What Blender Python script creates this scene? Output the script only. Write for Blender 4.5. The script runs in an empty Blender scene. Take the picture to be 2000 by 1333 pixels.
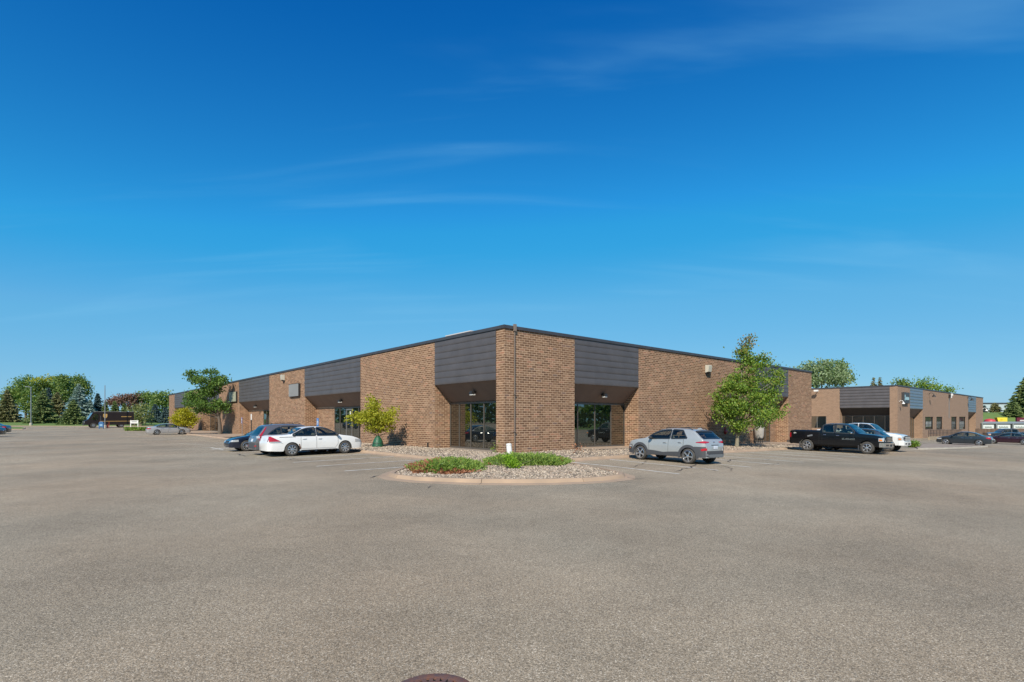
import bpy, bmesh, math, random
import numpy as np
from mathutils import Vector, Matrix
R = math.radians
rng = np.random.default_rng(7)
random.seed(7)
SC = bpy.context.scene
COL = SC.collection

# ---------------------------------------------------------------- camera
F, HOR, EYE = 1037.0, 818.0, 1.92          # focal length and horizon row in photo pixels, eye height in metres
cam_d = bpy.data.cameras.new('camera')
cam = bpy.data.objects.new('camera', cam_d); COL.objects.link(cam)
cam.location = (0, 0, EYE); cam.rotation_euler = (R(90), 0, 0)
cam_d.sensor_width = 36; cam_d.lens = F / 2000 * 36
cam_d.shift_y = (HOR - 666.5) / 2000
cam_d.clip_end = 3000; cam_d.clip_start = 0.1
SC.camera = cam

# ---------------------------------------------------------------- light
SUN_AZ = (0.22, 1.0)                       # the way the light travels over the ground
SUN_EL = 40.0
n_ = math.hypot(*SUN_AZ); lx, ly = SUN_AZ[0] / n_, SUN_AZ[1] / n_
ce, se = math.cos(R(SUN_EL)), math.sin(R(SUN_EL))
sd = bpy.data.lights.new('sun', 'SUN'); sd.energy = 5.0; sd.angle = R(0.53); sd.color = (1.0, 0.93, 0.82)
so = bpy.data.objects.new('sun', sd); COL.objects.link(so)
so.rotation_euler = Vector((lx * ce, ly * ce, -se)).to_track_quat('-Z', 'Y').to_euler()
so.location = (-lx * 60, -ly * 60, 60)
W = bpy.data.worlds.new('World'); SC.world = W; W.use_nodes = True
nt = W.node_tree; nt.nodes.clear()
def N(t, typ, **k):
    n = t.nodes.new(typ)
    for a, b in k.items(): setattr(n, a, b)
    return n
out = N(nt, 'ShaderNodeOutputWorld'); bg = N(nt, 'ShaderNodeBackground')
sky = N(nt, 'ShaderNodeTexSky', sky_type='NISHITA')
sky.sun_disc = False; sky.sun_elevation = R(SUN_EL); sky.sun_rotation = math.atan2(-lx, -ly)
sky.air_density = 1.0; sky.dust_density = 0.35; sky.ozone_density = 3.2; sky.altitude = 200
gam = N(nt, 'ShaderNodeGamma'); hs = N(nt, 'ShaderNodeHueSaturation')
mulc = N(nt, 'ShaderNodeMix', data_type='RGBA', blend_type='MULTIPLY')
# faint cirrus streaks lie on a high flat layer
tc = N(nt, 'ShaderNodeTexCoord'); sep = N(nt, 'ShaderNodeSeparateXYZ')
add = N(nt, 'ShaderNodeMath', operation='ADD'); add.inputs[1].default_value = 0.16
mx = N(nt, 'ShaderNodeMath', operation='MAXIMUM'); mx.inputs[1].default_value = 0.0
dvx = N(nt, 'ShaderNodeMath', operation='DIVIDE'); dvy = N(nt, 'ShaderNodeMath', operation='DIVIDE')
comb = N(nt, 'ShaderNodeCombineXYZ'); mp = N(nt, 'ShaderNodeMapping')
mp.inputs['Rotation'].default_value = (0, 0, R(12)); mp.inputs['Scale'].default_value = (0.55, 3.0, 1); mp.inputs['Location'].default_value = (9.7, 2.3, 0)
nz = N(nt, 'ShaderNodeTexNoise'); nz.inputs['Scale'].default_value = 1.25; nz.inputs['Detail'].default_value = 5; nz.inputs['Roughness'].default_value = 0.5; nz.inputs['Distortion'].default_value = 0.6
mr = N(nt, 'ShaderNodeMapRange'); mr.interpolation_type = 'SMOOTHSTEP'
mr.inputs[1].default_value = 0.50; mr.inputs[2].default_value = 0.82; mr.inputs[3].default_value = 0; mr.inputs[4].default_value = 0.26
cl = N(nt, 'ShaderNodeMix', data_type='RGBA'); cl.inputs[7].default_value = (1.7, 4.3, 6.6, 1)
L = nt.links.new
L(tc.outputs['Generated'], sep.inputs[0]); L(sep.outputs[2], mx.inputs[0]); L(mx.outputs[0], add.inputs[0])
L(sep.outputs[0], dvx.inputs[0]); L(add.outputs[0], dvx.inputs[1]); L(sep.outputs[1], dvy.inputs[0]); L(add.outputs[0], dvy.inputs[1])
L(dvx.outputs[0], comb.inputs[0]); L(dvy.outputs[0], comb.inputs[1]); L(comb.outputs[0], mp.inputs[0]); L(mp.outputs[0], nz.inputs['Vector'])
L(nz.outputs['Fac'], mr.inputs[0]); L(mr.outputs[0], cl.inputs[0])
L(sky.outputs[0], gam.inputs[0]); gam.inputs[1].default_value = 1.0
L(gam.outputs[0], hs.inputs['Color']); hs.inputs['Saturation'].default_value = 1.2; hs.inputs['Value'].default_value = 1.0
L(hs.outputs[0], mulc.inputs[6]); mulc.inputs[0].default_value = 1.0; mulc.inputs[7].default_value = (0.72, 1.0, 1.08, 1)
sc1 = N(nt, 'ShaderNodeVectorMath', operation='SCALE'); sc1.inputs['Scale'].default_value = 0.12
sc2 = N(nt, 'ShaderNodeVectorMath', operation='SCALE'); sc2.inputs['Scale'].default_value = 1 / 0.12
rc = N(nt, 'ShaderNodeRGBCurve'); rc.mapping.use_clip = False          # film response: a polarised, saturated blue
for ci, P_ in enumerate((((0, 0), (.033, .002), (.095, .034), (.155, .112), (.28, .172), (1, .45)), ((0, 0), (.133, .107), (.279, .318), (.462, .415), (.64, .46), (1, .56)), ((0, 0), (.337, .39), (.584, .68), (.80, .71), (1, .74)))):
    cu = rc.mapping.curves[ci]
    while len(cu.points) < len(P_): cu.points.new(.5, .5)
    for q, p_ in zip(cu.points, P_): q.location = p_; q.handle_type = 'VECTOR'
rc.mapping.update()
L(mulc.outputs[2], sc1.inputs[0]); L(sc1.outputs[0], rc.inputs['Color']); L(rc.outputs[0], sc2.inputs[0])
L(sc2.outputs[0], cl.inputs[6]); L(cl.outputs[2], bg.inputs[0]); bg.inputs[1].default_value = 0.12
L(bg.outputs[0], out.inputs[0])
SC.view_settings.view_transform = 'Standard'; SC.view_settings.look = 'None'
SC.view_settings.exposure = 0.12; SC.view_settings.gamma = 1.0; SC.view_settings.use_curve_mapping = False
SC.cycles.max_bounces = 6; SC.cycles.transparent_max_bounces = 6

# ---------------------------------------------------------------- the lie of the land
def sstep(a, b, t):
    t = min(1.0, max(0.0, (t - a) / (b - a))); return t * t * (3 - 2 * t)
def gz(x, y):
    z = 0.0
    if x > 4: z -= 0.021 * (x - 4) * (1 if x < 90 else 1) if x < 90 else 0.021 * 86
    if x < -5: z -= 0.17 * sstep(5, 24, -x)
    if x < 10 and y > 75: z += 0.33 * sstep(75, 118, y) * sstep(-10, 8, -x) 
    return z
def lawn_h(x, y):                           # grass berms beyond the lot
    z = gz(x, y)
    if x < 0: z += 0.75 * sstep(120, 148, y - 0.10 * (x + 120))
    if x > 60: z += 5.6 * sstep(126, 158, y + 0.1 * (x - 130))
    return z
def G(px, py, h=gz):                        # the point of the ground seen at a photo pixel
    kx = (px - 1000) / F; kz = (HOR - py) / F
    D = EYE * F / max(1.0, py - HOR)
    for _ in range(40):
        D = (EYE - h(kx * D, D)) / max(1e-4, -kz) * 0.6 + D * 0.4
    return Vector((kx * D, D, h(kx * D, D)))
D0 = F * EYE / 71.0
CORN = Vector((-15 / F * D0, D0, 0))        # the near corner of the building
n_ = math.hypot(895, 1037)
DL = Vector((-895 / n_, 1037 / n_, 0)); DR = Vector((1037 / n_, 895 / n_, 0))
BROT = math.atan2(DR.y, DR.x)
TOPZ = EYE + 183.7 / F * D0
def BW(x, y, z=0.0):                        # building axes (x along the right wall, y along the left wall) to world
    p = CORN + DR * x + DL * y; return Vector((p.x, p.y, z))

# ---------------------------------------------------------------- object helpers
def link(o, parent=None):
    COL.objects.link(o)
    if parent is not None: o.parent = parent
    return o
def tag(o, label=None, cat=None, group=None, kind=None):
    if label: o['label'] = label
    if cat: o['category'] = cat
    if group: o['group'] = group
    if kind: o['kind'] = kind
    return o
def empty(name, loc=(0, 0, 0), rz=0.0, label=None, cat=None, group=None):
    o = bpy.data.objects.new(name, None); o.empty_display_size = 0.2
    o.location = loc; o.rotation_euler = (0, 0, rz); COL.objects.link(o)
    return tag(o, label, cat, group)
def mats_on(me, mats):
    for m in (mats if isinstance(mats, (list, tuple)) else [mats]): me.materials.append(m)
def mesh_np(name, V, Fq, mats, parent=None, smooth=False, mi=None):
    """V (n,3), Fq (m,k) all faces with k corners"""
    V = np.asarray(V, dtype=np.float32); Fq = np.asarray(Fq, dtype=np.int32)
    me = bpy.data.meshes.new(name); m, k = Fq.shape
    me.vertices.add(len(V)); me.vertices.foreach_set('co', V.ravel())
    me.loops.add(m * k); me.loops.foreach_set('vertex_index', Fq.ravel())
    me.polygons.add(m); me.polygons.foreach_set('loop_start', np.arange(0, m * k, k, dtype=np.int32))
    try: me.polygons.foreach_set('loop_total', np.full(m, k, dtype=np.int32))
    except Exception: pass
    mats_on(me, mats)
    if mi is not None: me.polygons.foreach_set('material_index', np.asarray(mi, dtype=np.int32))
    me.update(calc_edges=True)
    if smooth: me.shade_smooth()
    else: me.shade_flat()
    return link(bpy.data.objects.new(name, me), parent)
class MB:
    """collects simple solids and links them as one mesh object"""
    def __init__(s): s.v = []; s.f = []; s.m = []
    def add(s, vs, fs, mi=0):
        b = len(s.v); s.v += [tuple(v) for v in vs]; s.f += [tuple(b + i for i in f) for f in fs]; s.m += [mi] * len(fs)
    def box(s, x0, x1, y0, y1, z0, z1, mi=0, M=None, bev=0.0):
        vs = [Vector((x, y, z)) for z in (z0, z1) for y in (y0, y1) for x in (x0, x1)]
        if M is not None: vs = [M @ v for v in vs]
        s.add(vs, [(0, 2, 3, 1), (4, 5, 7, 6), (0, 1, 5, 4), (2, 6, 7, 3), (0, 4, 6, 2), (1, 3, 7, 5)], mi)
    def prism(s, pts, d0, d1, axis='y', mi=0, M=None):
        """extrude a 2D outline"""
        n = len(pts); vs = []
        for d in (d0, d1):
            for a, b in pts:
                vs.append(Vector((a, d, b)) if axis == 'y' else (Vector((d, a, b)) if axis == 'x' else Vector((a, b, d))))
        if M is not None: vs = [M @ v for v in vs]
        s.add(vs, [tuple(range(n)), tuple(range(2 * n - 1, n - 1, -1))] + [(i, i + n, (i + 1) % n + n, (i + 1) % n) for i in range(n)], mi)
    def tube(s, pts, rad, n=8, mi=0, cap=True):
        pts = [Vector(p) for p in pts]; rr = rad if isinstance(rad, (list, tuple)) else [rad] * len(pts)
        rings = []
        for i, p in enumerate(pts):
            d = (pts[min(i + 1, len(pts) - 1)] - pts[max(i - 1, 0)]).normalized()
            u = d.cross(Vector((0, 0, 1)));
            if u.length < 0.2: u = d.cross(Vector((1, 0, 0)))
            u.normalize(); w = d.cross(u)
            rings.append([p + (u * math.cos(2 * math.pi * k / n) + w * math.sin(2 * math.pi * k / n)) * rr[i] for k in range(n)])
        vs = [v for r in rings for v in r]; fs = []
        for i in range(len(rings) - 1):
            for k in range(n):
                a = i * n + k; b = i * n + (k + 1) % n
                fs.append((a, b, b + n, a + n))
        if cap: fs += [tuple(range(n - 1, -1, -1)), tuple(range((len(rings) - 1) * n, len(rings) * n))]
        s.add(vs, fs, mi)
    def lathe(s, prof, n=24, axis='z', c=(0, 0, 0), mi=0):
        vs = []
        for r, h in prof:
            for k in range(n):
                a = 2 * math.pi * k / n
                q = (r * math.cos(a), r * math.sin(a), h) if axis == 'z' else (r * math.cos(a), h, r * math.sin(a))
                vs.append((q[0] + c[0], q[1] + c[1], q[2] + c[2]))
        fs = []
        for i in range(len(prof) - 1):
            for k in range(n):
                a = i * n + k; b = i * n + (k + 1) % n
                fs.append((a, b, b + n, a + n) if axis == 'z' else (a, a + n, b + n, b))
        s.add(vs, fs, mi)
    def ball(s, c, r, sc=(1, 1, 1), n=12, mi=0):
        prof = [(max(1e-4, r * math.sin(math.pi * i / 8)), -r * math.cos(math.pi * i / 8)) for i in range(9)]
        b = MB(); b.lathe(prof, n); s.add([(v[0] * sc[0] + c[0], v[1] * sc[1] + c[1], v[2] * sc[2] + c[2]) for v in b.v], b.f, mi)
    def build(s, name, mats, parent=None, smooth=False, ang=35):
        me = bpy.data.meshes.new(name); me.from_pydata(s.v, [], s.f); mats_on(me, mats)
        me.polygons.foreach_set('material_index', s.m); me.update()
        if smooth:
            me.shade_smooth(); me.set_sharp_from_angle(angle=R(ang))
        return link(bpy.data.objects.new(name, me), parent)

# ---------------------------------------------------------------- materials
def mat(name, col, rough=0.6, metal=0.0, coat=0.0, spec=0.5, noise=None, bump=None, island=0.0, ior=None, trans=None):
    """noise=(scale, amount[, col2]) mottles the colour, island = spread of brightness from piece to piece"""
    m = bpy.data.materials.new(name); m.use_nodes = True; t = m.node_tree; b = t.nodes['Principled BSDF']
    b.inputs['Base Color'].default_value = (*col, 1); b.inputs['Roughness'].default_value = rough; b.inputs['Metallic'].default_value = metal
    b.inputs['Coat Weight'].default_value = coat; b.inputs['Coat Roughness'].default_value = 0.04; b.inputs['Specular IOR Level'].default_value = spec
    if ior: b.inputs['IOR'].default_value = ior
    src = None
    if noise:
        tcn = N(t, 'ShaderNodeTexCoord'); nz = N(t, 'ShaderNodeTexNoise'); nz.inputs['Scale'].default_value = noise[0]; nz.inputs['Detail'].default_value = 6
        t.links.new(tcn.outputs['Object'], nz.inputs['Vector'])
        mr = N(t, 'ShaderNodeMapRange'); mr.inputs[1].default_value = 0.3; mr.inputs[2].default_value = 0.7
        t.links.new(nz.outputs['Fac'], mr.inputs[0])
        mx = N(t, 'ShaderNodeMix', data_type='RGBA')
        c2 = noise[2] if len(noise) > 2 else tuple(c * (1 - noise[1]) for c in col)
        mx.inputs[6].default_value = (*col, 1); mx.inputs[7].default_value = (*c2, 1); t.links.new(mr.outputs[0], mx.inputs[0]); src = mx.outputs[2]
    if island:
        ge = N(t, 'ShaderNodeNewGeometry'); oi = N(t, 'ShaderNodeObjectInfo'); ad = N(t, 'ShaderNodeMath', operation='ADD'); fr = N(t, 'ShaderNodeMath', operation='FRACT')
        t.links.new(ge.outputs['Random Per Island'], ad.inputs[0]); t.links.new(oi.outputs['Random'], ad.inputs[1]); t.links.new(ad.outputs[0], fr.inputs[0])
        mr = N(t, 'ShaderNodeMapRange'); mr.inputs[3].default_value = 1 - island; mr.inputs[4].default_value = 1 + island; t.links.new(fr.outputs[0], mr.inputs[0])
        mu = N(t, 'ShaderNodeMix', data_type='RGBA', blend_type='MULTIPLY'); mu.inputs[0].default_value = 1
        if src is not None: t.links.new(src, mu.inputs[6])
        else: mu.inputs[6].default_value = (*col, 1)
        cb = N(t, 'ShaderNodeCombineXYZ')
        for i in range(3): t.links.new(mr.outputs[0], cb.inputs[i])
        t.links.new(cb.outputs[0], mu.inputs[7]); src = mu.outputs[2]
    if src is not None: t.links.new(src, b.inputs['Base Color'])
    if bump:
        tcn = N(t, 'ShaderNodeTexCoord'); nz = N(t, 'ShaderNodeTexNoise'); nz.inputs['Scale'].default_value = bump[0]; nz.inputs['Detail'].default_value = 4
        bp = N(t, 'ShaderNodeBump'); bp.inputs['Strength'].default_value = bump[1]; bp.inputs['Distance'].default_value = bump[2]
        t.links.new(tcn.outputs['Object'], nz.inputs['Vector']); t.links.new(nz.outputs['Fac'], bp.inputs['Height']); t.links.new(bp.outputs[0], b.inputs['Normal'])
    return m
def leaf_mat(name, cols, trans=0.35, rough=0.55):
    """leaf colour picked leaf by leaf from a ramp"""
    m = bpy.data.materials.new(name); m.use_nodes = True; t = m.node_tree; b = t.nodes['Principled BSDF']; o = t.nodes['Material Output']
    ge = N(t, 'ShaderNodeNewGeometry'); cr = N(t, 'ShaderNodeValToRGB'); e = cr.color_ramp.elements
    while len(e) < len(cols): e.new(0.5)
    for i, c in enumerate(cols): e[i].position = i / max(1, len(cols) - 1); e[i].color = (*c, 1)
    t.links.new(ge.outputs['Random Per Island'], cr.inputs[0]); t.links.new(cr.outputs[0], b.inputs['Base Color'])
    b.inputs['Roughness'].default_value = rough; b.inputs['Specular IOR Level'].default_value = 0.35
    tr = N(t, 'ShaderNodeBsdfTranslucent'); mu = N(t, 'ShaderNodeMix', data_type='RGBA', blend_type='MULTIPLY'); mu.inputs[0].default_value = 1
    mu.inputs[7].default_value = (1.25, 1.35, 0.6, 1); t.links.new(cr.outputs[0], mu.inputs[6]); t.links.new(mu.outputs[2], tr.inputs[0])
    ms = N(t, 'ShaderNodeMixShader'); ms.inputs[0].default_value = trans
    t.links.new(b.outputs[0], ms.inputs[1]); t.links.new(tr.outputs[0], ms.inputs[2]); t.links.new(ms.outputs[0], o.inputs[0])
    return m
def glass_mat(name, tint, refl):
    m = bpy.data.materials.new(name); m.use_nodes = True; t = m.node_tree; b = t.nodes['Principled BSDF']; o = t.nodes['Material Output']
    b.inputs['Base Color'].default_value = (*tint, 1); b.inputs['Roughness'].default_value = 0.03; b.inputs['IOR'].default_value = 1.6
    g = N(t, 'ShaderNodeBsdfGlossy'); g.inputs['Roughness'].default_value = 0.015; g.inputs['Color'].default_value = (0.72, 0.75, 0.70, 1)
    ms = N(t, 'ShaderNodeMixShader'); ms.inputs[0].default_value = refl
    t.links.new(b.outputs[0], ms.inputs[1]); t.links.new(g.outputs[0], ms.inputs[2]); t.links.new(ms.outputs[0], o.inputs[0])
    return m
def asphalt_mat():
    m = bpy.data.materials.new('asphalt'); m.use_nodes = True; t = m.node_tree; b = t.nodes['Principled BSDF']; l = t.links.new
    tcn = N(t, 'ShaderNodeTexCoord')
    def nzs(s, d=4, r=0.6):
        n = N(t, 'ShaderNodeTexNoise'); n.inputs['Scale'].default_value = s; n.inputs['Detail'].default_value = d; n.inputs['Roughness'].default_value = r
        l(tcn.outputs['Object'], n.inputs['Vector']); return n
    def ramp(n, a, bb, lo, hi):
        q = N(t, 'ShaderNodeMapRange'); q.inputs[1].default_value = a; q.inputs[2].default_value = bb; q.inputs[3].default_value = lo; q.inputs[4].default_value = hi
        l(n, q.inputs[0]); return q.outputs[0]
    def mul(a, c):
        q = N(t, 'ShaderNodeMath', operation='MULTIPLY'); l(a, q.inputs[0]); l(c, q.inputs[1]); return q.outputs[0]
    vo = N(t, 'ShaderNodeTexVoronoi'); vo.inputs['Scale'].default_value = 112; l(tcn.outputs['Object'], vo.inputs['Vector'])
    vs = N(t, 'ShaderNodeSeparateColor'); l(vo.outputs['Color'], vs.inputs[0])
    chips = ramp(vs.outputs[0], 0, 1, 0.55, 1.50)
    gaps = ramp(vo.outputs['Distance'], 0.0, 0.75, 1.18, 0.74)
    mid = ramp(nzs(34, 5, 0.85).outputs['Fac'], 0.34, 0.66, 0.66, 1.36)
    coarse = ramp(nzs(3.2, 5, 0.8).outputs['Fac'], 0.32, 0.68, 0.92, 1.08)
    big = ramp(nzs(0.22, 6, 0.62).outputs['Fac'], 0.34, 0.66, 0.80, 1.16)
    huge = ramp(nzs(0.035, 3, 0.5).outputs['Fac'], 0.38, 0.64, 0.90, 1.08)
    f = mul(mul(mul(chips, gaps), mul(mid, coarse)), mul(big, huge))
    hue = N(t, 'ShaderNodeMix', data_type='RGBA'); hue.inputs[6].default_value = (0.352, 0.268, 0.178, 1); hue.inputs[7].default_value = (0.298, 0.255, 0.184, 1)
    l(ramp(nzs(0.09, 3).outputs['Fac'], 0.35, 0.65, 0, 1), hue.inputs[0])
    hue2 = N(t, 'ShaderNodeMix', data_type='RGBA'); l(hue.outputs[2], hue2.inputs[6]); hue2.inputs[7].default_value = (0.50, 0.43, 0.33, 1); l(ramp(vs.outputs[1], 0.80, 0.9, 0, 0.8), hue2.inputs[0])
    mu = N(t, 'ShaderNodeMix', data_type='RGBA', blend_type='MULTIPLY'); mu.inputs[0].default_value = 1; cb = N(t, 'ShaderNodeCombineXYZ')
    for i in range(3): l(f, cb.inputs[i])
    l(hue2.outputs[2], mu.inputs[6]); l(cb.outputs[0], mu.inputs[7]); l(mu.outputs[2], b.inputs['Base Color'])
    b.inputs['Roughness'].default_value = 0.9; b.inputs['Specular IOR Level'].default_value = 0.25
    bp = N(t, 'ShaderNodeBump'); bp.inputs['Strength'].default_value = 0.6; bp.inputs['Distance'].default_value = 0.004
    l(vo.outputs['Distance'], bp.inputs['Height']); bp.invert = True; l(bp.outputs[0], b.inputs['Normal'])
    return m
M = {}
M['asphalt'] = asphalt_mat()
def brick_mat():
    m = bpy.data.materials.new('fired brick'); m.use_nodes = True; t = m.node_tree; b = t.nodes['Principled BSDF']; l = t.links.new
    ge = N(t, 'ShaderNodeNewGeometry'); oi = N(t, 'ShaderNodeObjectInfo'); ad = N(t, 'ShaderNodeMath', operation='ADD'); fr = N(t, 'ShaderNodeMath', operation='FRACT')
    l(ge.outputs['Random Per Island'], ad.inputs[0]); l(oi.outputs['Random'], ad.inputs[1]); l(ad.outputs[0], fr.inputs[0])
    cr = N(t, 'ShaderNodeValToRGB'); e = cr.color_ramp.elements
    cols = [(0.0, (0.152, 0.084, 0.049)), (0.18, (0.168, 0.092, 0.052)), (0.45, (0.200, 0.109, 0.061)), (0.7, (0.236, 0.134, 0.076)), (0.86, (0.290, 0.178, 0.108)), (0.95, (0.330, 0.160, 0.095)), (1.0, (0.16, 0.105, 0.08))]
    while len(e) < len(cols): e.new(0.5)
    for i, (p, c) in enumerate(cols): e[i].position = p; e[i].color = (*c, 1)
    l(fr.outputs[0], cr.inputs[0])
    tcn = N(t, 'ShaderNodeTexCoord'); n1 = N(t, 'ShaderNodeTexNoise'); n1.inputs['Scale'].default_value = 0.6; n1.inputs['Detail'].default_value = 5
    l(ge.outputs['Position'], n1.inputs['Vector']); n2 = N(t, 'ShaderNodeTexNoise'); n2.inputs['Scale'].default_value = 30; n2.inputs['Detail'].default_value = 3; l(ge.outputs['Position'], n2.inputs['Vector'])
    a = N(t, 'ShaderNodeMapRange'); a.inputs[1].default_value = 0.3; a.inputs[2].default_value = 0.7; a.inputs[3].default_value = 0.90; a.inputs[4].default_value = 1.10; l(n1.outputs[0], a.inputs[0])
    c = N(t, 'ShaderNodeMapRange'); c.inputs[1].default_value = 0.3; c.inputs[2].default_value = 0.7; c.inputs[3].default_value = 0.82; c.inputs[4].default_value = 1.18; l(n2.outputs[0], c.inputs[0])
    mm = N(t, 'ShaderNodeMath', operation='MULTIPLY'); l(a.outputs[0], mm.inputs[0]); l(c.outputs[0], mm.inputs[1])
    mu = N(t, 'ShaderNodeMix', data_type='RGBA', blend_type='MULTIPLY'); mu.inputs[0].default_value = 1; cb = N(t, 'ShaderNodeCombineXYZ')
    for i in range(3): l(mm.outputs[0], cb.inputs[i])
    l(cr.outputs[0], mu.inputs[6]); l(cb.outputs[0], mu.inputs[7]); l(mu.outputs[2], b.inputs['Base Color'])
    b.inputs['Roughness'].default_value = 0.88; b.inputs['Specular IOR Level'].default_value = 0.3
    return m
M['brick'] = brick_mat()
M['mortar'] = mat('mortar', (0.66, 0.455, 0.30), 0.95, noise=(1.4, 0.22))
M['fascia'] = mat('bronze metal', (0.122, 0.108, 0.106), 0.5, metal=0.25, noise=(1.1, 0.2), bump=(1.6, 0.35, 0.03))
M['coping'] = mat('coping metal', (0.075, 0.075, 0.080), 0.5, metal=0.3, noise=(2.0, 0.25))
M['soffit'] = mat('brown soffit', (0.175, 0.125, 0.100), 0.7, noise=(1.5, 0.15))
M['frame'] = mat('dark anodised frame', (0.115, 0.100, 0.085), 0.45, metal=0.2)
M['frame_light'] = mat('grey aluminium', (0.28, 0.27, 0.25), 0.4, metal=0.6)
M['pane'] = glass_mat('window glass', (0.008, 0.009, 0.008), 0.27)
M['roofing'] = mat('roof membrane', (0.13, 0.13, 0.13), 0.9, noise=(0.5, 0.3))
M['concrete'] = mat('pinkish concrete', (0.42, 0.295, 0.195), 0.9, noise=(1.3, 0.3, (0.31, 0.225, 0.155)), bump=(40, 0.3, 0.01))
M['pale_concrete'] = mat('pale concrete', (0.50, 0.45, 0.37), 0.9, noise=(2.0, 0.2))
M['stucco'] = mat('tan stucco', (0.42, 0.32, 0.21), 0.9, noise=(0.6, 0.3))
M['paintline'] = mat('worn white paint', (0.80, 0.77, 0.70), 0.8, noise=(3, 0.45, (0.54, 0.49, 0.41)))
M['tar'] = mat('crack sealant', (0.055, 0.048, 0.042), 0.7, noise=(3, 0.5, (0.12, 0.10, 0.085)))
M['gravelbed'] = mat('pebble bed', (0.40, 0.32, 0.25), 0.95, noise=(14, 0.5), bump=(26, 1.0, 0.04))
M['pebble'] = mat('river pebble', (0.38, 0.315, 0.235), 0.75, island=0.50, noise=(3, 0.3, (0.32, 0.24, 0.175)))
M['grass'] = mat('mown grass', (0.15, 0.225, 0.045), 0.9, noise=(0.35, 0.3, (0.11, 0.175, 0.04)), bump=(9, 0.8, 0.08))
M['bark'] = mat('bark', (0.16, 0.125, 0.095), 0.95, noise=(9, 0.45), bump=(22, 0.7, 0.02))
M['bark_grey'] = mat('pale bark', (0.30, 0.27, 0.19), 0.95, noise=(9, 0.4), bump=(22, 0.7, 0.02))
M['pipe'] = mat('brown pipe', (0.25, 0.195, 0.155), 0.5, metal=0.2)
M['shadesoffit'] = mat('soffit with painted shade', (0.028, 0.024, 0.024), 0.7)  # soffit colour darkened to hold the shade under the far wing's fascia
M['steel'] = mat('galvanised steel', (0.30, 0.31, 0.32), 0.45, metal=0.7)
M['dkmetal'] = mat('dark metal', (0.035, 0.032, 0.03), 0.5, metal=0.3)
M['white'] = mat('white plastic', (0.74, 0.73, 0.69), 0.5)
M['beige'] = mat('beige enamel', (0.52, 0.49, 0.40), 0.5)
M['rust'] = mat('rusty cast iron', (0.20, 0.085, 0.052), 0.75, metal=0.2, noise=(16, 0.6, (0.11, 0.075, 0.072)), bump=(60, 0.6, 0.006))
M['rubber'] = mat('tyre rubber', (0.042, 0.040, 0.037), 0.85, noise=(12, 0.3, (0.075, 0.068, 0.06)))
M['alloy'] = mat('silver alloy', (0.62, 0.62, 0.63), 0.28, metal=0.85)
M['chrome'] = mat('chrome', (0.80, 0.80, 0.80), 0.12, metal=1.0)
M['blackp'] = mat('black plastic', (0.030, 0.030, 0.032), 0.55)
M['clad'] = mat('grey cladding', (0.060, 0.062, 0.068), 0.65)
M['carglass'] = glass_mat('car glass', (0.010, 0.018, 0.021), 0.13)
def tinted():
    m = bpy.data.materials.new('tinted car glass'); m.use_nodes = True; t = m.node_tree; t.nodes.remove(t.nodes['Principled BSDF']); o = t.nodes['Material Output']
    a = N(t, 'ShaderNodeBsdfTransparent'); a.inputs[0].default_value = (.66, .74, .70, 1); g = N(t, 'ShaderNodeBsdfGlossy'); g.inputs['Roughness'].default_value = 0.02
    ge = N(t, 'ShaderNodeNewGeometry'); dp = N(t, 'ShaderNodeVectorMath', operation='DOT_PRODUCT'); t.links.new(ge.outputs['Normal'], dp.inputs[0]); t.links.new(ge.outputs['Incoming'], dp.inputs[1])
    ab = N(t, 'ShaderNodeMath', operation='ABSOLUTE'); t.links.new(dp.outputs['Value'], ab.inputs[0]); om = N(t, 'ShaderNodeMath', operation='SUBTRACT'); om.inputs[0].default_value = 1; t.links.new(ab.outputs[0], om.inputs[1])
    pw = N(t, 'ShaderNodeMath', operation='POWER'); pw.inputs[1].default_value = 4.5; t.links.new(om.outputs[0], pw.inputs[0]); fr = N(t, 'ShaderNodeMapRange'); fr.inputs[3].default_value = .07; t.links.new(pw.outputs[0], fr.inputs[0]); ms = N(t, 'ShaderNodeMixShader')
    t.links.new(fr.outputs[0], ms.inputs[0]); t.links.new(a.outputs[0], ms.inputs[1]); t.links.new(g.outputs[0], ms.inputs[2]); t.links.new(ms.outputs[0], o.inputs[0]); return m
M['tinted'] = tinted()
M['seat'] = mat('seat fabric', (0.26, 0.235, 0.19), 0.9)
M['lining'] = mat('cabin lining', (0.15, 0.14, 0.12), 0.95)
M['redlens'] = mat('red lamp lens', (0.40, 0.012, 0.025), 0.12, coat=0.6)
M['clearlens'] = mat('clear lamp lens', (0.55, 0.56, 0.56), 0.12, metal=0.3, coat=0.8)
M['amber'] = mat('amber lamp lens', (0.75, 0.22, 0.03), 0.2, coat=0.5)
M['plate'] = mat('licence plate', (0.62, 0.66, 0.72), 0.5, noise=(14, 0.25))
M['seam'] = mat('panel gap', (0.012, 0.012, 0.012), 0.8)
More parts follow.
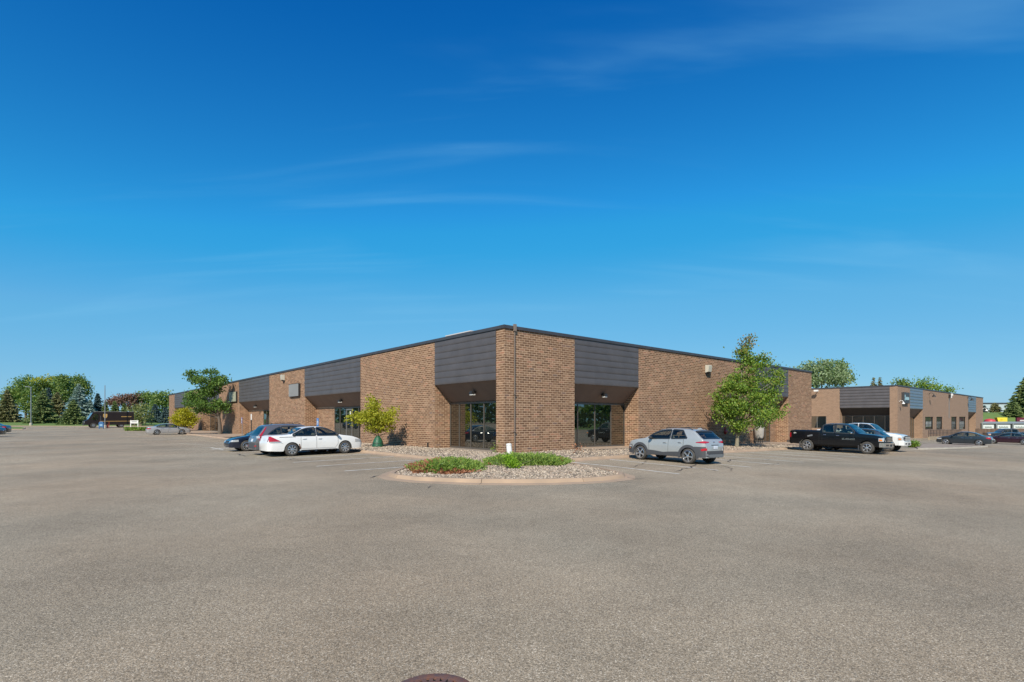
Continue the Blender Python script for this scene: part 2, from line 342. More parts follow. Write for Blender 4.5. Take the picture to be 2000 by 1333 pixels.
# ---------------------------------------------------------------- ground
def sheet(name, xs, ys, zf, m, lift=0.0):
    X, Y = np.meshgrid(xs, ys); Z = np.array([[zf(x, y) + lift for x in xs] for y in ys])
    V = np.stack([X.ravel(), Y.ravel(), Z.ravel()], 1); nx = len(xs); ny = len(ys)
    i = np.arange((nx - 1) * (ny - 1)); r, c = i // (nx - 1), i % (nx - 1); a = r * nx + c
    return mesh_np(name, V, np.stack([a, a + 1, a + nx + 1, a + nx], 1), m, smooth=True)
xs = np.concatenate([np.linspace(-700, -160, 14), np.arange(-155, -20, 5), np.arange(-20, 8, 2.0), np.arange(8, 150, 5), np.linspace(160, 700, 14)])
ys = np.concatenate([np.linspace(-160, -10, 8), np.arange(0, 70, 4.0), np.arange(70, 200, 3.5), np.linspace(210, 900, 14)])
def inside(p, poly):
    c = False; j = len(poly) - 1
    for i in range(len(poly)):
        if (poly[i][1] > p[1]) != (poly[j][1] > p[1]) and p[0] < (poly[j][0] - poly[i][0]) * (p[1] - poly[i][1]) / (poly[j][1] - poly[i][1]) + poly[i][0]: c = not c
        j = i
    return c
LOT = [(-260, -60), (150, -60), (150, 100), (118, 136), (-18, 136), (-60, 118), (-95, 119), (-150, 131), (-260, 137)]
def base_h(x, y):
    return lawn_h(x, y) - (0.3 if inside((x, y), LOT) else 0.02)
tag(sheet('ground', xs, ys, base_h, M['grass']), kind='structure')
# the lot itself: asphalt follows its own outline
def poly_sheet(name, pts, m, zf, lift, step=2.5, kind='structure', parent=None):
    bm = bmesh.new(); vs = [bm.verts.new((p[0], p[1], 0)) for p in pts]; bm.faces.new(vs)
    xs_ = [p[0] for p in pts]; ys_ = [p[1] for p in pts]
    for ax, lo, hi in ((0, min(xs_), max(xs_)), (1, min(ys_), max(ys_))):
        v = lo + step
        while v < hi:
            co = (v, 0, 0) if ax == 0 else (0, v, 0); no = (1, 0, 0) if ax == 0 else (0, 1, 0)
            bmesh.ops.bisect_plane(bm, geom=bm.verts[:] + bm.edges[:] + bm.faces[:], plane_co=co, plane_no=no); v += step
    for v in bm.verts: v.co.z = zf(v.co.x, v.co.y) + lift
    bmesh.ops.recalc_face_normals(bm, faces=bm.faces[:])
    for f in bm.faces:
        if f.normal.z < 0: f.normal_flip()
    me = bpy.data.meshes.new(name); bm.to_mesh(me); bm.free(); me.materials.append(m)
    o = link(bpy.data.objects.new(name, me), parent)
    if kind: tag(o, kind=kind)
    return o
poly_sheet('parking_lot', LOT, M['asphalt'], gz, 0.004, 4)

# painted stall lines
def strip_line(name, p, q, w, m, lift, seg=0.7, jit=0.0, label=None):
    p, q = Vector(p), Vector(q); d = (q - p); n = max(2, int(d.length / seg)); d.normalize(); s = Vector((-d.y, d.x, 0)) * w / 2
    mb = MB(); pr = None
    for i in range(n + 1):
        c = p + (q - p) * (i / n); k = 1 + random.uniform(-jit, jit)
        a, b = c - s * k, c + s * k; a.z = gz(a.x, a.y) + lift; b.z = gz(b.x, b.y) + lift
        if pr: mb.add([pr[0], a, b, pr[1]], [(0, 1, 2, 3)])
        pr = (a, b)
    return mb.build(name, m)
for k in range(13):
    y = -2.87 + 2.73 * k
    x0 = -6.6 if k == 0 else -4.95
    tag(strip_line('stall_line', BW(x0, y), BW(-10.0, y), 0.125, M['paintline'], 0.012, jit=0.12), kind='structure')
for k in range(13):
    x = -0.9 + 2.73 * k
    tag(strip_line('stall_line', BW(x, -5.55), BW(x - 0.45, -11.2), 0.125, M['paintline'], 0.012, jit=0.12), kind='structure')
# hatched bay lines beside the navy car and stalls in the left lot
for a, b in (((412, 875), (436, 879)), ((414, 879), (470, 872))):
    tag(strip_line('stall_line', G(*a), G(*b), 0.12, M['paintline'], 0.014, jit=0.1), kind='structure')
for k in range(9):
    p = G(4, 848 + k * 3.2); 
    tag(strip_line('stall_line', (p.x - 5, p.y - 4.2, 0), (p.x + 0.6, p.y + 0.4, 0), 0.10, M['paintline'], 0.012), kind='structure')
for k in range(6):
    a = G(1905 + k * 26, 868 - k * .6)
    tag(strip_line('stall_line', (a.x, a.y, 0), (a.x + 3.2, a.y - 3.6, 0), 0.10, M['paintline'], 0.012), kind='structure')
# sealed cracks
def crack(pts, w):
    P = [G(*p) for p in pts]; mb = MB(); fine = []
    for i in range(len(P) - 1):
        n = max(2, int((P[i + 1] - P[i]).length / 0.18))
        for j in range(n): fine.append(P[i].lerp(P[i + 1], j / n))
    fine.append(P[-1]); L_ = []
    ph = random.uniform(0, 9)
    for i, p in enumerate(fine):
        d = fine[min(i + 1, len(fine) - 1)] - fine[max(i - 1, 0)]; d.z = 0; d.normalize(); s = Vector((-d.y, d.x, 0))
        c = p + s * (0.05 * math.sin(i * 0.9 + ph) + random.uniform(-.025, .025)); ww = w * random.uniform(.45, 1.15) * min(1, i / 3 + .2, (len(fine) - 1 - i) / 3 + .2)
        a, b = c - s * ww / 2, c + s * ww / 2; a.z = gz(a.x, a.y) + 0.017; b.z = gz(b.x, b.y) + 0.017; L_.append((a, b))
    for i in range(len(L_) - 1): mb.add([L_[i][0], L_[i + 1][0], L_[i + 1][1], L_[i][1]], [(0, 1, 2, 3)])
    tag(mb.build('crack_seal', M['tar']), kind='structure')
for pts, w in [(((465, 887), (470, 890), (482, 892), (496, 892)), .08), (((528, 898), (552, 896), (568, 898), (582, 901)), .06), (((560, 894), (590, 900), (640, 899)), .035),
               (((1320, 922), (1338, 916), (1350, 914), (1356, 909), (1366, 906)), .07), (((1350, 914), (1378, 917), (1402, 922)), .05), (((1216, 932), (1240, 936), (1262, 936)), .07),
               (((1234, 914), (1260, 905), (1262, 899)), .03), (((1422, 904), (1426, 899), (1440, 897), (1470, 897)), .08), (((1478, 900), (1500, 899), (1508, 898)), .06),
               (((1402, 909), (1425, 914), (1430, 921)), .04), (((1350, 926), (1370, 926)), .09), (((1440, 908), (1480, 911), (1530, 905)), .04), (((835, 955), (850, 949)), .05),
               (((720, 935), (745, 929), (768, 930)), .06), (((640, 905), (700, 897), (760, 892)), .035), (((455, 866), (520, 868)), .04), (((1695, 893), (1720, 894)), .07), (((1945, 884), (1975, 884)), .07),
               (((1190, 940), (1260, 946)), .035), (((1585, 884), (1620, 888), (1680, 893)), .05)]:
    crack(pts, w)

# ---------------------------------------------------------------- kerbs and pebble beds
def offset_path(P, d):
    o = []
    for i, p in enumerate(P):
        a = P[max(i - 1, 0)]; b = P[min(i + 1, len(P) - 1)]
        t1 = (p - a); t2 = (b - p)
        t = ((t1.normalized() if t1.length > 1e-6 else t2.normalized()) + (t2.normalized() if t2.length > 1e-6 else t1.normalized())); t.normalize()
        n = Vector((-t.y, t.x, 0)); c = (t1.normalized().dot(t) if t1.length > 1e-6 else 1) or 1
        o.append(p + n * d / max(.4, c))
    return o
def densify(P, st):
    o = []
    for i in range(len(P) - 1):
        n = max(1, int(round((P[i + 1] - P[i]).length / st)))
        for j in range(n): o.append(P[i].lerp(P[i + 1], j / n))
    return o + [P[-1]]
def kerb(P, label, sec=2.9, m=None, hgt=0.13, gut=0.34, closed=False):
    """a kerb with its gutter pan cast in sections; P runs with the planted side on its left"""
    m = m or M['concrete']; P = densify([Vector((p[0], p[1], 0)) for p in P], 0.5)
    # profile: (offset to the left, height above the asphalt)
    prof = [(-gut, -0.05), (-gut, 0.010), (-0.02, 0.022), (0.03, hgt - 0.03), (0.06, hgt), (0.19, hgt), (0.19, -0.05)]
    rails = [offset_path(P, d) for d, _ in prof]
    root = None; i = 0; secn = max(1, int(round(sec / 0.5)))
    root = empty('kerb', P[0], 0, label, 'kerb')
    inv = Matrix.Translation(-P[0])
    while i < len(P) - 1:
        j = min(len(P) - 1, i + secn); mb = MB(); n = len(prof); vs = []; fs = []
        for k in range(i, j + 1):
            jx = 0.0
            for r_, (d, h) in zip(rails, prof):
                q = r_[k].copy()
                if k == i: q += (r_[min(k + 1, len(P) - 1)] - q).normalized() * 0.007
                if k == j: q += (r_[max(k - 1, 0)] - q).normalized() * 0.007
                q.z = gz(q.x, q.y) + h + 0.004 * math.sin(k * 1.7 + d * 9)
                vs.append(inv @ q)
        c = j - i + 1
        for a in range(c - 1):
            for b in range(n - 1):
                fs.append((a * n + b, (a + 1) * n + b, (a + 1) * n + b + 1, a * n + b + 1))
        fs += [tuple(range(n)), tuple(range(c * n - 1, (c - 1) * n - 1, -1))]
        mb.add(vs, fs); mb.build('kerb_section', m, root, smooth=True, ang=28)
        i = j
    return root
DLK, DRK = 4.75, 5.25                       # how far the kerbs stand from the left and right walls
Vc = BW(-DLK, -DRK)
LEND, REND = 100.0, 40.5
kerb([BW(-DLK, LEND), BW(-DLK, -DRK + 0.6), BW(-DLK + .15, -DRK + .2), BW(-DLK + 0.6, -DRK), BW(REND, -DRK), BW(REND + 0.9, -DRK + .9), BW(REND + .9, 2)], 'long tan concrete kerb round the pebble bed along the building walls')
poly_sheet('pebble_bed', [BW(-DLK + .12, LEND), BW(-DLK + .12, -DRK + .12), BW(REND, -DRK + .12), BW(REND, 1.5), BW(1.5, 1.5), BW(1.5, LEND)], M['gravelbed'], gz, 0.075, 3)
ISL = [(-3.75, 22.6), (-4.25, 20.6), (-4.5, 18.6), (-4.45, 17.5), (-4.0, 16.75), (-3.2, 16.15), (-2.0, 15.7), (-1.0, 15.5), (0.0, 15.42), (1.2, 15.5), (2.3, 15.8), (3.2, 16.25), (3.85, 16.9), (4.05, 17.7), (3.7, 19.2), (3.0, 21.0), (2.5, 22.2)]
ISL = [(x * .925 + .02, 18.2 + (y - 18.2) * .93 if y < 20 else y) for x, y in ISL]
kerb(ISL, 'rounded tan concrete kerb of the shrub island at the lot corner')
isl_in = [p for p in offset_path([Vector((a, b, 0)) for a, b in ISL], 0.1)]
poly_sheet('island_bed', [(p.x, p.y) for p in isl_in] + [tuple(Vc.xy + Vector((0.0, -.15)))], M['gravelbed'], gz, 0.085, 1.0)

# loose pebbles: far too many to count
phi = (1 + 5 ** .5) / 2
ICO_V = np.array([(-1, phi, 0), (1, phi, 0), (-1, -phi, 0), (1, -phi, 0), (0, -1, phi), (0, 1, phi), (0, -1, -phi), (0, 1, -phi), (phi, 0, -1), (phi, 0, 1), (-phi, 0, -1), (-phi, 0, 1)], dtype=np.float64) / math.hypot(1, phi)
ICO_F = np.array([(0, 11, 5), (0, 5, 1), (0, 1, 7), (0, 7, 10), (0, 10, 11), (1, 5, 9), (5, 11, 4), (11, 10, 2), (10, 7, 6), (7, 1, 8), (3, 9, 4), (3, 4, 2), (3, 2, 6), (3, 6, 8), (3, 8, 9), (4, 9, 5), (2, 4, 11), (6, 2, 10), (8, 6, 7), (9, 8, 1)])
def stones(name, pts, r0, r1, m, kind='stuff', parent=None):
    n = len(pts); P = np.array(pts); s = rng.uniform(r0, r1, (n, 1, 1)); a = rng.uniform(0, 2 * np.pi, n)
    V = ICO_V[None] * rng.uniform(0.72, 1.25, (n, 12, 1)) * np.stack([rng.uniform(.9, 1.5, n), rng.uniform(.7, 1.1, n), rng.uniform(.5, .85, n)], 1)[:, None, :] * s
    c, q = np.cos(a)[:, None], np.sin(a)[:, None]; X = V[..., 0] * c - V[..., 1] * q; Y = V[..., 0] * q + V[..., 1] * c
    V = np.stack([X, Y, V[..., 2]], -1) + P[:, None, :]
    Fx = (ICO_F[None] + (np.arange(n) * 12)[:, None, None]).reshape(-1, 3)
    o = mesh_np(name, V.reshape(-1, 3), Fx, m, parent, smooth=True)
    return tag(o, kind=kind)
ip = [(p.x, p.y) for p in offset_path([Vector((a, b, 0)) for a, b in ISL], 0.22)] + [tuple(Vc.xy)]
pts = []
while len(pts) < 7500:
    x, y = random.uniform(-4.5, 4.1), random.uniform(15.4, 22.8)
    if inside((x, y), ip): pts.append((x, y, gz(x, y) + 0.095 + random.uniform(-.01, .02) ))
stones('island_pebbles', pts, 0.022, 0.048, M['pebble'])
pts = []
while len(pts) < 13000:
    if random.random() < .5: u = -DLK + .25 + (DLK - .27) * random.random(); v = random.uniform(-DRK + .25, 20) 
    else: v = -DRK + .25 + (DRK - .27) * random.random(); u = random.uniform(-DLK + .25, 30)
    if u > -.02 and v > -.02: continue
    p = BW(u, v); pts.append((p.x, p.y, gz(p.x, p.y) + 0.085 + random.uniform(-.01, .02)))
stones('wall_bed_pebbles', pts, 0.03, 0.062, M['pebble'])
# concrete walks from the entrances to the kerb
def slab(pts, name='entrance_walk', lift=0.10, m=None):
    tag(poly_sheet(name, [BW(*p).xy for p in pts], m or M['concrete'], gz, lift, 3), kind='structure')
slab([(29.2, -DRK + .14), (38.5, -DRK + .14), (38.5, -.05), (29.2, -.05)], lift=.135)
slab([(5.5, -.9), (11.6, -.9), (11.6, 1.1), (5.5, 1.1)], lift=.12)
slab([(-DLK + .14, 17.6), (-DLK + .14, 29.3), (-.05, 29.3), (-.05, 17.6)], lift=.135)
slab([(-DLK + .14, 41), (-DLK + .14, 52), (-.05, 52), (-.05, 41)], lift=.135)
slab([(-DLK + .14, 60), (-DLK + .14, 80), (-.05, 80), (-.05, 60)], lift=.135)

# catch-basin cover at the photographer's feet
cx_, cy_, cr_ = -0.552, 3.665, 0.31
cb = empty('drain_cover', (cx_, cy_, gz(cx_, cy_)), 0, 'rusty round cast iron drain grate set in the asphalt', 'drain cover')
cb.scale = (.86, .86, .86)
mb = MB(); mb.lathe([(0.268, 0.005), (0.270, 0.022), (0.283, 0.025), (0.338, 0.024), (0.352, 0.019), (0.36, 0.005)], 64); mb.build('rim', M['rust'], cb, True)
mb = MB()
for k in range(26):
    mb.box(0.212, 0.267, -0.017, 0.017, 0.007, 0.0215, M=Matrix.Rotation(2 * math.pi * k / 26 + .06, 4, 'Z'))
mb.lathe([(0.160, 0.007), (0.160, 0.0215), (0.214, 0.0215), (0.214, 0.007)], 48); mb.build('grate', M['rust'], cb)
for k in range(5):
    mb = MB(); mb.box(-0.158, 0.158, -0.14 + k * 0.066, -0.115 + k * 0.066, 0.007, 0.020); mb.build('bar', M['rust'], cb)
mb = MB(); mb.lathe([(0.001, 0.0065), (0.269, 0.0065)], 32); mb.build('sump_shade', M['seam'], cb)  # flat black disc painted for the shade of the pit; no hole below
# ---------------------------------------------------------------- the brick office building
CH, CL, JT = 0.1255, 0.362, 0.026           # course height, brick module, joint
ZB = -1.3                                   # the walls start below grade
ZBR = 6.715                                  # top of the brickwork, under the coping
TOP = 6.885
bld = empty('office_building', (CORN.x, CORN.y, 0), BROT, 'long low brown brick building at the lot corner with dark ribbed metal panels', 'building')
class Fr:
    """a wall frame in building axes: o + u*along + n*outward"""
    def __init__(s, o, u, n): s.o = Vector(o); s.u = Vector(u); s.n = Vector(n)
    def p(s, u, d, z): q = s.o + s.u * u + s.n * d; return Vector((q.x, q.y, z))
    def mx(s): return Matrix(((s.u.x, s.n.x, 0, s.o.x), (s.u.y, s.n.y, 0, s.o.y), (0, 0, 1, 0), (0, 0, 0, 1)))
FR_R = Fr((0, 0, 0), (1, 0, 0), (0, -1, 0))
FR_L = Fr((0, 0, 0), (0, 1, 0), (-1, 0, 0))
def brick_boxes(fr, u0, u1, z0, z1, off=0.0, d0=-0.010, d1=0.0, flip=0):
    """outer faces of running-bond bricks between two ends of a wall, as corner arrays"""
    V = []; k0 = math.floor((z0 - ZB) / CH); k = k0
    while True:
        zb = ZB + k * CH + JT / 2; zt = zb + CH - JT; k += 1
        if zb >= z1 - .02: break
        if zt <= z0 + .02: continue
        zb = max(zb, z0); zt = min(zt, z1)
        sh = (CL / 2 if (k + flip) % 2 else 0) + off; j = math.floor((u0 - sh) / CL)
        while True:
            a = sh + j * CL + JT / 2; b = a + CL - JT; j += 1
            if a >= u1 - .02: break
            a2, b2 = max(a, u0), min(b, u1)
            if b2 - a2 < .03: continue
            dj = 0.0008 * math.sin(j * 12.9 + k * 78.2)
            V.append((a2, b2, zb, zt, d1 + dj))
    return V
BV, BF = [], []                            # collected brickwork of the whole building
def emit(fr, items, d0):
    for a, b, zb, zt, d in items:
        base = len(BV)
        for (u, dd, z) in ((a, d0, zb), (b, d0, zb), (b, d0, zt), (a, d0, zt), (a, d, zb), (b, d, zb), (b, d, zt), (a, d, zt)):
            q = fr.p(u, dd, z); BV.append((q.x, q.y, q.z))
        hand = fr.u.cross(Vector((0, 0, 1))).dot(fr.n) > 0
        for f in ((4, 5, 6, 7), (0, 1, 5, 4), (1, 2, 6, 5), (2, 3, 7, 6), (3, 0, 4, 7)):
            BF.append(tuple(base + i for i in (f if hand else f[::-1])))
def core(fr, u0, u1, z0, z1, parent, d0=-0.30, d1=-0.0045, name='wall'):
    mb = MB(); mb.box(u0, u1, d0, d1, z0, z1, M=fr.mx()); return mb.build(name, M['mortar'], parent)
PICK = []                                  # the bricks that show largest become objects of their own
def wallseg(fr, u0, u1, parent, pick=False, z0=ZB, z1=ZBR, c0=None, c1=None, zbr=None):
    core(fr, u0 if c0 is None else c0, u1 if c1 is None else c1, z0, z1, parent)
    it = brick_boxes(fr, u0, u1, zbr if zbr is not None else max(z0, -1.0), z1)
    if pick:
        sel = [i for i in it if i[1] < 2.2 + .4 and i[3] > 0.25 and i[1] - i[0] > .3][:300]
        PICK.extend((fr, i) for i in sel); ss = set(map(id, sel)); it = [i for i in it if id(i) not in ss]
    emit(fr, it, -0.006)
def profile_panels(fr, u0, u1, z0, z1, parent, n=7, joint=None, d=0.022):
    """a fascia of overlapping bulged metal boards on a backing sheet"""
    mb = MB(); mb.box(u0 + .005, u1 - .005, -0.10, 0.0, z0, z1, M=fr.mx()); fa = mb.build('fascia', M['fascia'], parent)
    h = (z1 - z0) / n; cuts = [u0 + .012] + (joint or []) + [u1 - .012]
    for i in range(n):
        for a, b in zip(cuts[:-1], cuts[1:]):
            zb, zt = z0 + i * h, z0 + (i + 1) * h
            pr = [(0.002, zb + .004), (d * .55, zb + .002), (d, zb + .03), (d * 1.08, zb + h * .3), (d * .8, zb + h * .62), (d * .35, zb + h * .9), (0.004, zt - .004)]
            na = 5; vs = []; fs = []
            for q in range(na + 1):
                u = a + .008 + (b - a - .016) * q / na; wob = 0.008 * math.sin(q * 2.1 + i * 1.3 + u0 * .7)
                for (dd, z) in pr: vs.append(fr.p(u, dd + (wob if 0.01 < dd else 0), z))
            m = len(pr); hand = fr.u.cross(Vector((0, 0, 1))).dot(fr.n) > 0
            for q in range(na):
                for e in range(m - 1):
                    f = (q * m + e, (q + 1) * m + e, (q + 1) * m + e + 1, q * m + e + 1); fs.append(f if hand else f[::-1])
            fs += [tuple(range(m)) if not hand else tuple(range(m - 1, -1, -1)), tuple(range(na * m, na * m + m)) if hand else tuple(range(na * m + m - 1, na * m - 1, -1))]
            mb = MB(); mb.add(vs, fs); mb.build('metal_board', M['fascia'], fa, smooth=True, ang=50)
    return fa
def storefront(fr, u0, u1, d, z0, z1, parent, cuts, door=None, sheet_on_door=False):
    """glass wall in a dark frame; cuts are the mullion positions"""
    root = None
    mb = MB(); t = .055
    mb.box(u0, u1, d - .07, d + .035, z1 - .10, z1, M=fr.mx()); mb.box(u0, u1, d - .07, d + .035, z0, z0 + .12, M=fr.mx())
    cc = [u0 + t / 2 + .001] + list(cuts) + [u1 - t / 2 - .001]
    for c in cc: mb.box(c - t / 2, c + t / 2, d - .07, d + .045, z0 + .12, z1 - .10, M=fr.mx())
    sf = mb.build('storefront', M['frame'], parent)
    for i, (a, b) in enumerate(zip(cc[:-1], cc[1:])):
        if door is not None and i == door:
            m = MB(); a2, b2 = a + t / 2 + .01, b - t / 2 - .01; zt = z1 - .16
            for q in ((a2, a2 + .09, z0 + .03, zt), (b2 - .09, b2, z0 + .03, zt)): m.box(q[0], q[1], d - .03, d + .055, q[2], q[3], M=fr.mx())
            m.box(a2 + .09, b2 - .09, d - .03, d + .055, zt - .11, zt, M=fr.mx()); m.box(a2 + .09, b2 - .09, d - .03, d + .055, z0 + .03, z0 + .28, M=fr.mx())
            m.tube([fr.p(a2 + .13, d + .10, 1.0), fr.p(a2 + .13, d + .10, 1.35)], .014); m.build('door', M['frame_light'], sf)
            m = MB(); m.box(a2 + .09, b2 - .09, d - .01, d + .012, z0 + .28, zt - .11, M=fr.mx()); m.build('pane', M['pane'], sf)
            if sheet_on_door:
                m = MB(); m.box(a2 + .30, a2 + .52, d + .013, d + .018, 2.25, 2.55, M=fr.mx()); m.build('notice', M['white'], sf)
        else:
            m = MB(); m.box(a + t / 2 - .004, b - t / 2 + .004, d - .012, d + .008, z0 + .112, z1 - .092, M=fr.mx()); m.build('pane', M['pane'], sf)
    return sf
RD = 1.18                                   # depth of the recesses
FB, GH = 4.00, 2.92                         # fascia bottom, glass head
def wall_lamp_soffit(fr, u, parent):
    """a twin-part flood lamp under the sloped soffit"""
    zz = FB - (FB - GH) * .48; d = -RD * .48
    mb = MB(); Mx = fr.mx(); mb.box(u - .10, u + .10, d - .06, d + .10, zz - .10, zz + .06, M=Mx, mi=0)
    mb.prism([(d + .10, zz - .16), (d + .30, zz - .13), (d + .26, zz + .03), (d + .10, zz + .06)], u - .13, u + .13, axis='x', mi=0, M=Matrix(((fr.u.x, fr.n.x, 0, fr.o.x), (fr.u.y, fr.n.y, 0, fr.o.y), (0, 0, 1, 0), (0, 0, 0, 1))))
    mb.box(u - .12, u + .12, d + .02, d + .26, zz - .20, zz - .135, M=Mx, mi=1)
    return mb
def recess(fr, u0, u1, parent, cuts, door=None, joint=None, gl0=None, sheet=False, zbot=None, ret0=True, lamp=None, glz=0.0, inset=0.0):
    """opening between two brick piers: fascia above, sloped soffit, glass wall set back"""
    profile_panels(fr, u0, u1, FB, ZBR + .02, parent, joint=joint)
    mb = MB()                               # sloped soffit panel
    mb.prism([(-.09, FB), (-RD - .02, GH + .02), (-RD - .02, GH + .10), (-.09, FB + .10)], u0 + .01, u1 - .01, axis='x', M=fr.mx())
    mb.build('soffit', M['soffit'], parent)
    mb = MB(); mb.box(u0, u1, -RD - .35, -RD - .06, GH, ZBR, M=fr.mx()); mb.build('wall', M['mortar'], parent)
    a, b = u0, u1
    for (uu, s) in ((u0, 1), (u1, -1)):     # brick returns on both sides
        f2 = Fr(fr.p(uu, 0, 0), fr.n * -1, fr.u * s)
        core(f2, 0.0045, RD + .3, ZB, ZBR, parent, d0=-.28, d1=-.0045)
        emit(f2, brick_boxes(f2, 0.02, RD - .01, -1.0, FB + .1, off=.1, flip=1), -0.006)
    g0, g1 = u0 + .002, u1 - .002
    if gl0 is not None:                     # part of the back of the recess is brick
        a, b = gl0; s = Fr(fr.p(0, -RD + .03, 0), fr.u, fr.n)
        core(s, min(a, b), max(a, b), ZB, GH + .05, parent, d0=-.35); emit(s, brick_boxes(s, min(a, b), max(a, b), -1, GH), -0.006)
        if abs(a - u0) < .05: g0 = b
        else: g1 = a
    if zbot is None: zbot = gz(*(BW(*(fr.p((u0 + u1) / 2, -RD, 0)).xy)).xy) + .06
    storefront(fr, g0, g1, -RD, zbot, GH, parent, cuts, door, sheet)
    if lamp is not None:
        mb = wall_lamp_soffit(fr, lamp, parent); o = mb.build('flood_light', [M['dkmetal'], M['white']])
        o.matrix_world = Matrix.Translation((CORN.x, CORN.y, 0)) @ Matrix.Rotation(BROT, 4, 'Z')
        return o
LAMPS = []
# right wall ------------------------------------------------------------
wallseg(FR_R, 0.0, 5.45, bld, pick=True, c0=.0045, c1=5.45 - .281)
LAMPS.append((recess(FR_R, 5.45, 11.78, bld, [7.0, 8.65, 10.3], lamp=8.75), 'black and silver flood light under the soffit right of the corner pier'))
wallseg(FR_R, 11.78, 28.95, bld, c0=11.78 + .281, c1=28.95 - .281)
LAMPS.append((recess(FR_R, 28.95, 35.95, bld, [30.6, 31.9, 33.6], gl0=(34.6, 35.95), joint=[32.5], lamp=32.5), 'flood light under the dark fascia behind the green maple'))
wallseg(FR_R, 35.95, 41.77, bld, c0=35.95 + .281)
# left wall -------------------------------------------------------------
def segL(a, b, **k): wallseg(FR_L, a, b, bld, c0=a + .281 if a > 0 else .302, c1=b - .281, **k)
segL(0.0, 0.69)
LAMPS.append((recess(FR_L, 0.69, 6.77, bld, [2.0, 3.25, 4.55, 5.75], lamp=3.4), 'flood light under the soffit left of the corner pier'))
segL(6.77, 17.38)
LAMPS.append((recess(FR_L, 17.38, 29.48, bld, [18.4, 20.2, 21.4, 22.7, 24.0], door=3, joint=[22.9], gl0=(25.2, 29.48), sheet=True, lamp=22.3), 'flood light under the soffit behind the white sedan'))
segL(29.48, 40.39)
LAMPS.append((recess(FR_L, 40.39, 53.01, bld, [41.5, 42.8, 44.1, 45.4], joint=[46.7], gl0=(46.6, 53.01), lamp=47.5), 'flood light under the soffit above the grey and navy cars'))
segL(53.01, 63.88)
recess(FR_L, 63.88, 75.36, bld, [66, 68, 70, 72], joint=[69.6])
segL(75.36, 88.33)
recess(FR_L, 88.33, 101.08, bld, [91, 93.5, 96, 98.5], joint=[94.7])
segL(101.08, 107.84)
for o, lab in LAMPS: tag(o, lab, 'light', 'flood lights under the soffits')
# far and hidden sides
mb = MB(); mb.box(41.471, 41.771, 0.302, 22, ZB, ZBR); mb.box(0.302, 41.77, 107.54, 107.84, ZB, ZBR); mb.box(41.771, 76.0, 21.7, 22, ZB, ZBR); mb.build('wall', M['mortar'], bld)
mb = MB(); mb.box(.32, 41.4, .32, 107.5, 6.30, 6.42); mb.build('roof', M['roofing'], bld)
# coping in lengths round the roof edge
def coping(fr, u0, u1, parent, step=3.05, d1=.055, sgn=-1):
    u = u0
    while u < u1 - .05:
        v = min(u1, u + step); mb = MB()
        mb.prism([(d1, ZBR - .015), (d1 + .012, ZBR - .015), (d1 + .004, TOP - .03), (d1 - .03, TOP), (-.36, TOP - .03), (-.36, ZBR + .0), (-.30, ZBR + .022), (d1 - .02, ZBR + .022)], u + (.006 if u > u0 else 0), v - .006, axis='x', M=fr.mx())
        mb.build('coping', M['coping'], parent); u = v
coping(FR_R, -.06, 41.80, bld); coping(FR_L, .37, 107.84, bld)
mb = MB(); mb.box(-.061, .36, -.061, .372, TOP - .035, TOP - .004); mb.box(-.064, -.05, -.06, .37, ZBR - .012, TOP - .03); mb.build('coping', M['coping'], bld)
# downspout beside the corner
mb = MB(); mb.box(.64, .695, -.085, -.03, -.1, 6.62); mb.box(.59, .75, -.14, -.02, 6.60, 6.97); mb.box(.60, .73, -.13, .0, 3.2, 3.24); mb.box(.60, .73, -.13, .0, 1.2, 1.24); mb.build('downspout', M['pipe'], bld)
mb = MB(); mb.box(-.09, -.03, 7.45, 7.52, -.1, 0.4); mb.build('conduit', M['dkmetal'], bld)
# single bricks nearest the corner, then everything else as one mass
wbase = [o for o in bld.children if o.name.startswith('wall')][0]
shared = {}
for fr, (a, b, zb, zt, d) in PICK:
    key = (round(b - a, 3), round(zt - zb, 3))
    if key not in shared:
        w_, h_ = b - a, zt - zb; m = MB(); e = .002
        vs = [(0, .006, 0), (w_, .006, 0), (w_, .006, h_), (0, .006, h_), (0, e, 0), (w_, e, 0), (w_, e, h_), (0, e, h_), (e, 0, e), (w_ - e, 0, e), (w_ - e, 0, h_ - e), (e, 0, h_ - e)]
        m.add(vs, [(8, 9, 10, 11), (4, 5, 9, 8), (5, 6, 10, 9), (6, 7, 11, 10), (7, 4, 8, 11), (0, 1, 5, 4), (1, 2, 6, 5), (2, 3, 7, 6), (3, 0, 4, 7)])
        me = bpy.data.meshes.new('brick'); me.from_pydata(m.v, [], m.f); me.materials.append(M['brick']); me.update(); shared[key] = me
    o = link(bpy.data.objects.new('brick', shared[key]), bld); q = fr.p(a, d, zb); o.location = q
bw = mesh_np('brickwork', BV, BF, M['brick'], bld); tag(bw, kind='stuff')
print('bricks', len(BV) // 8)

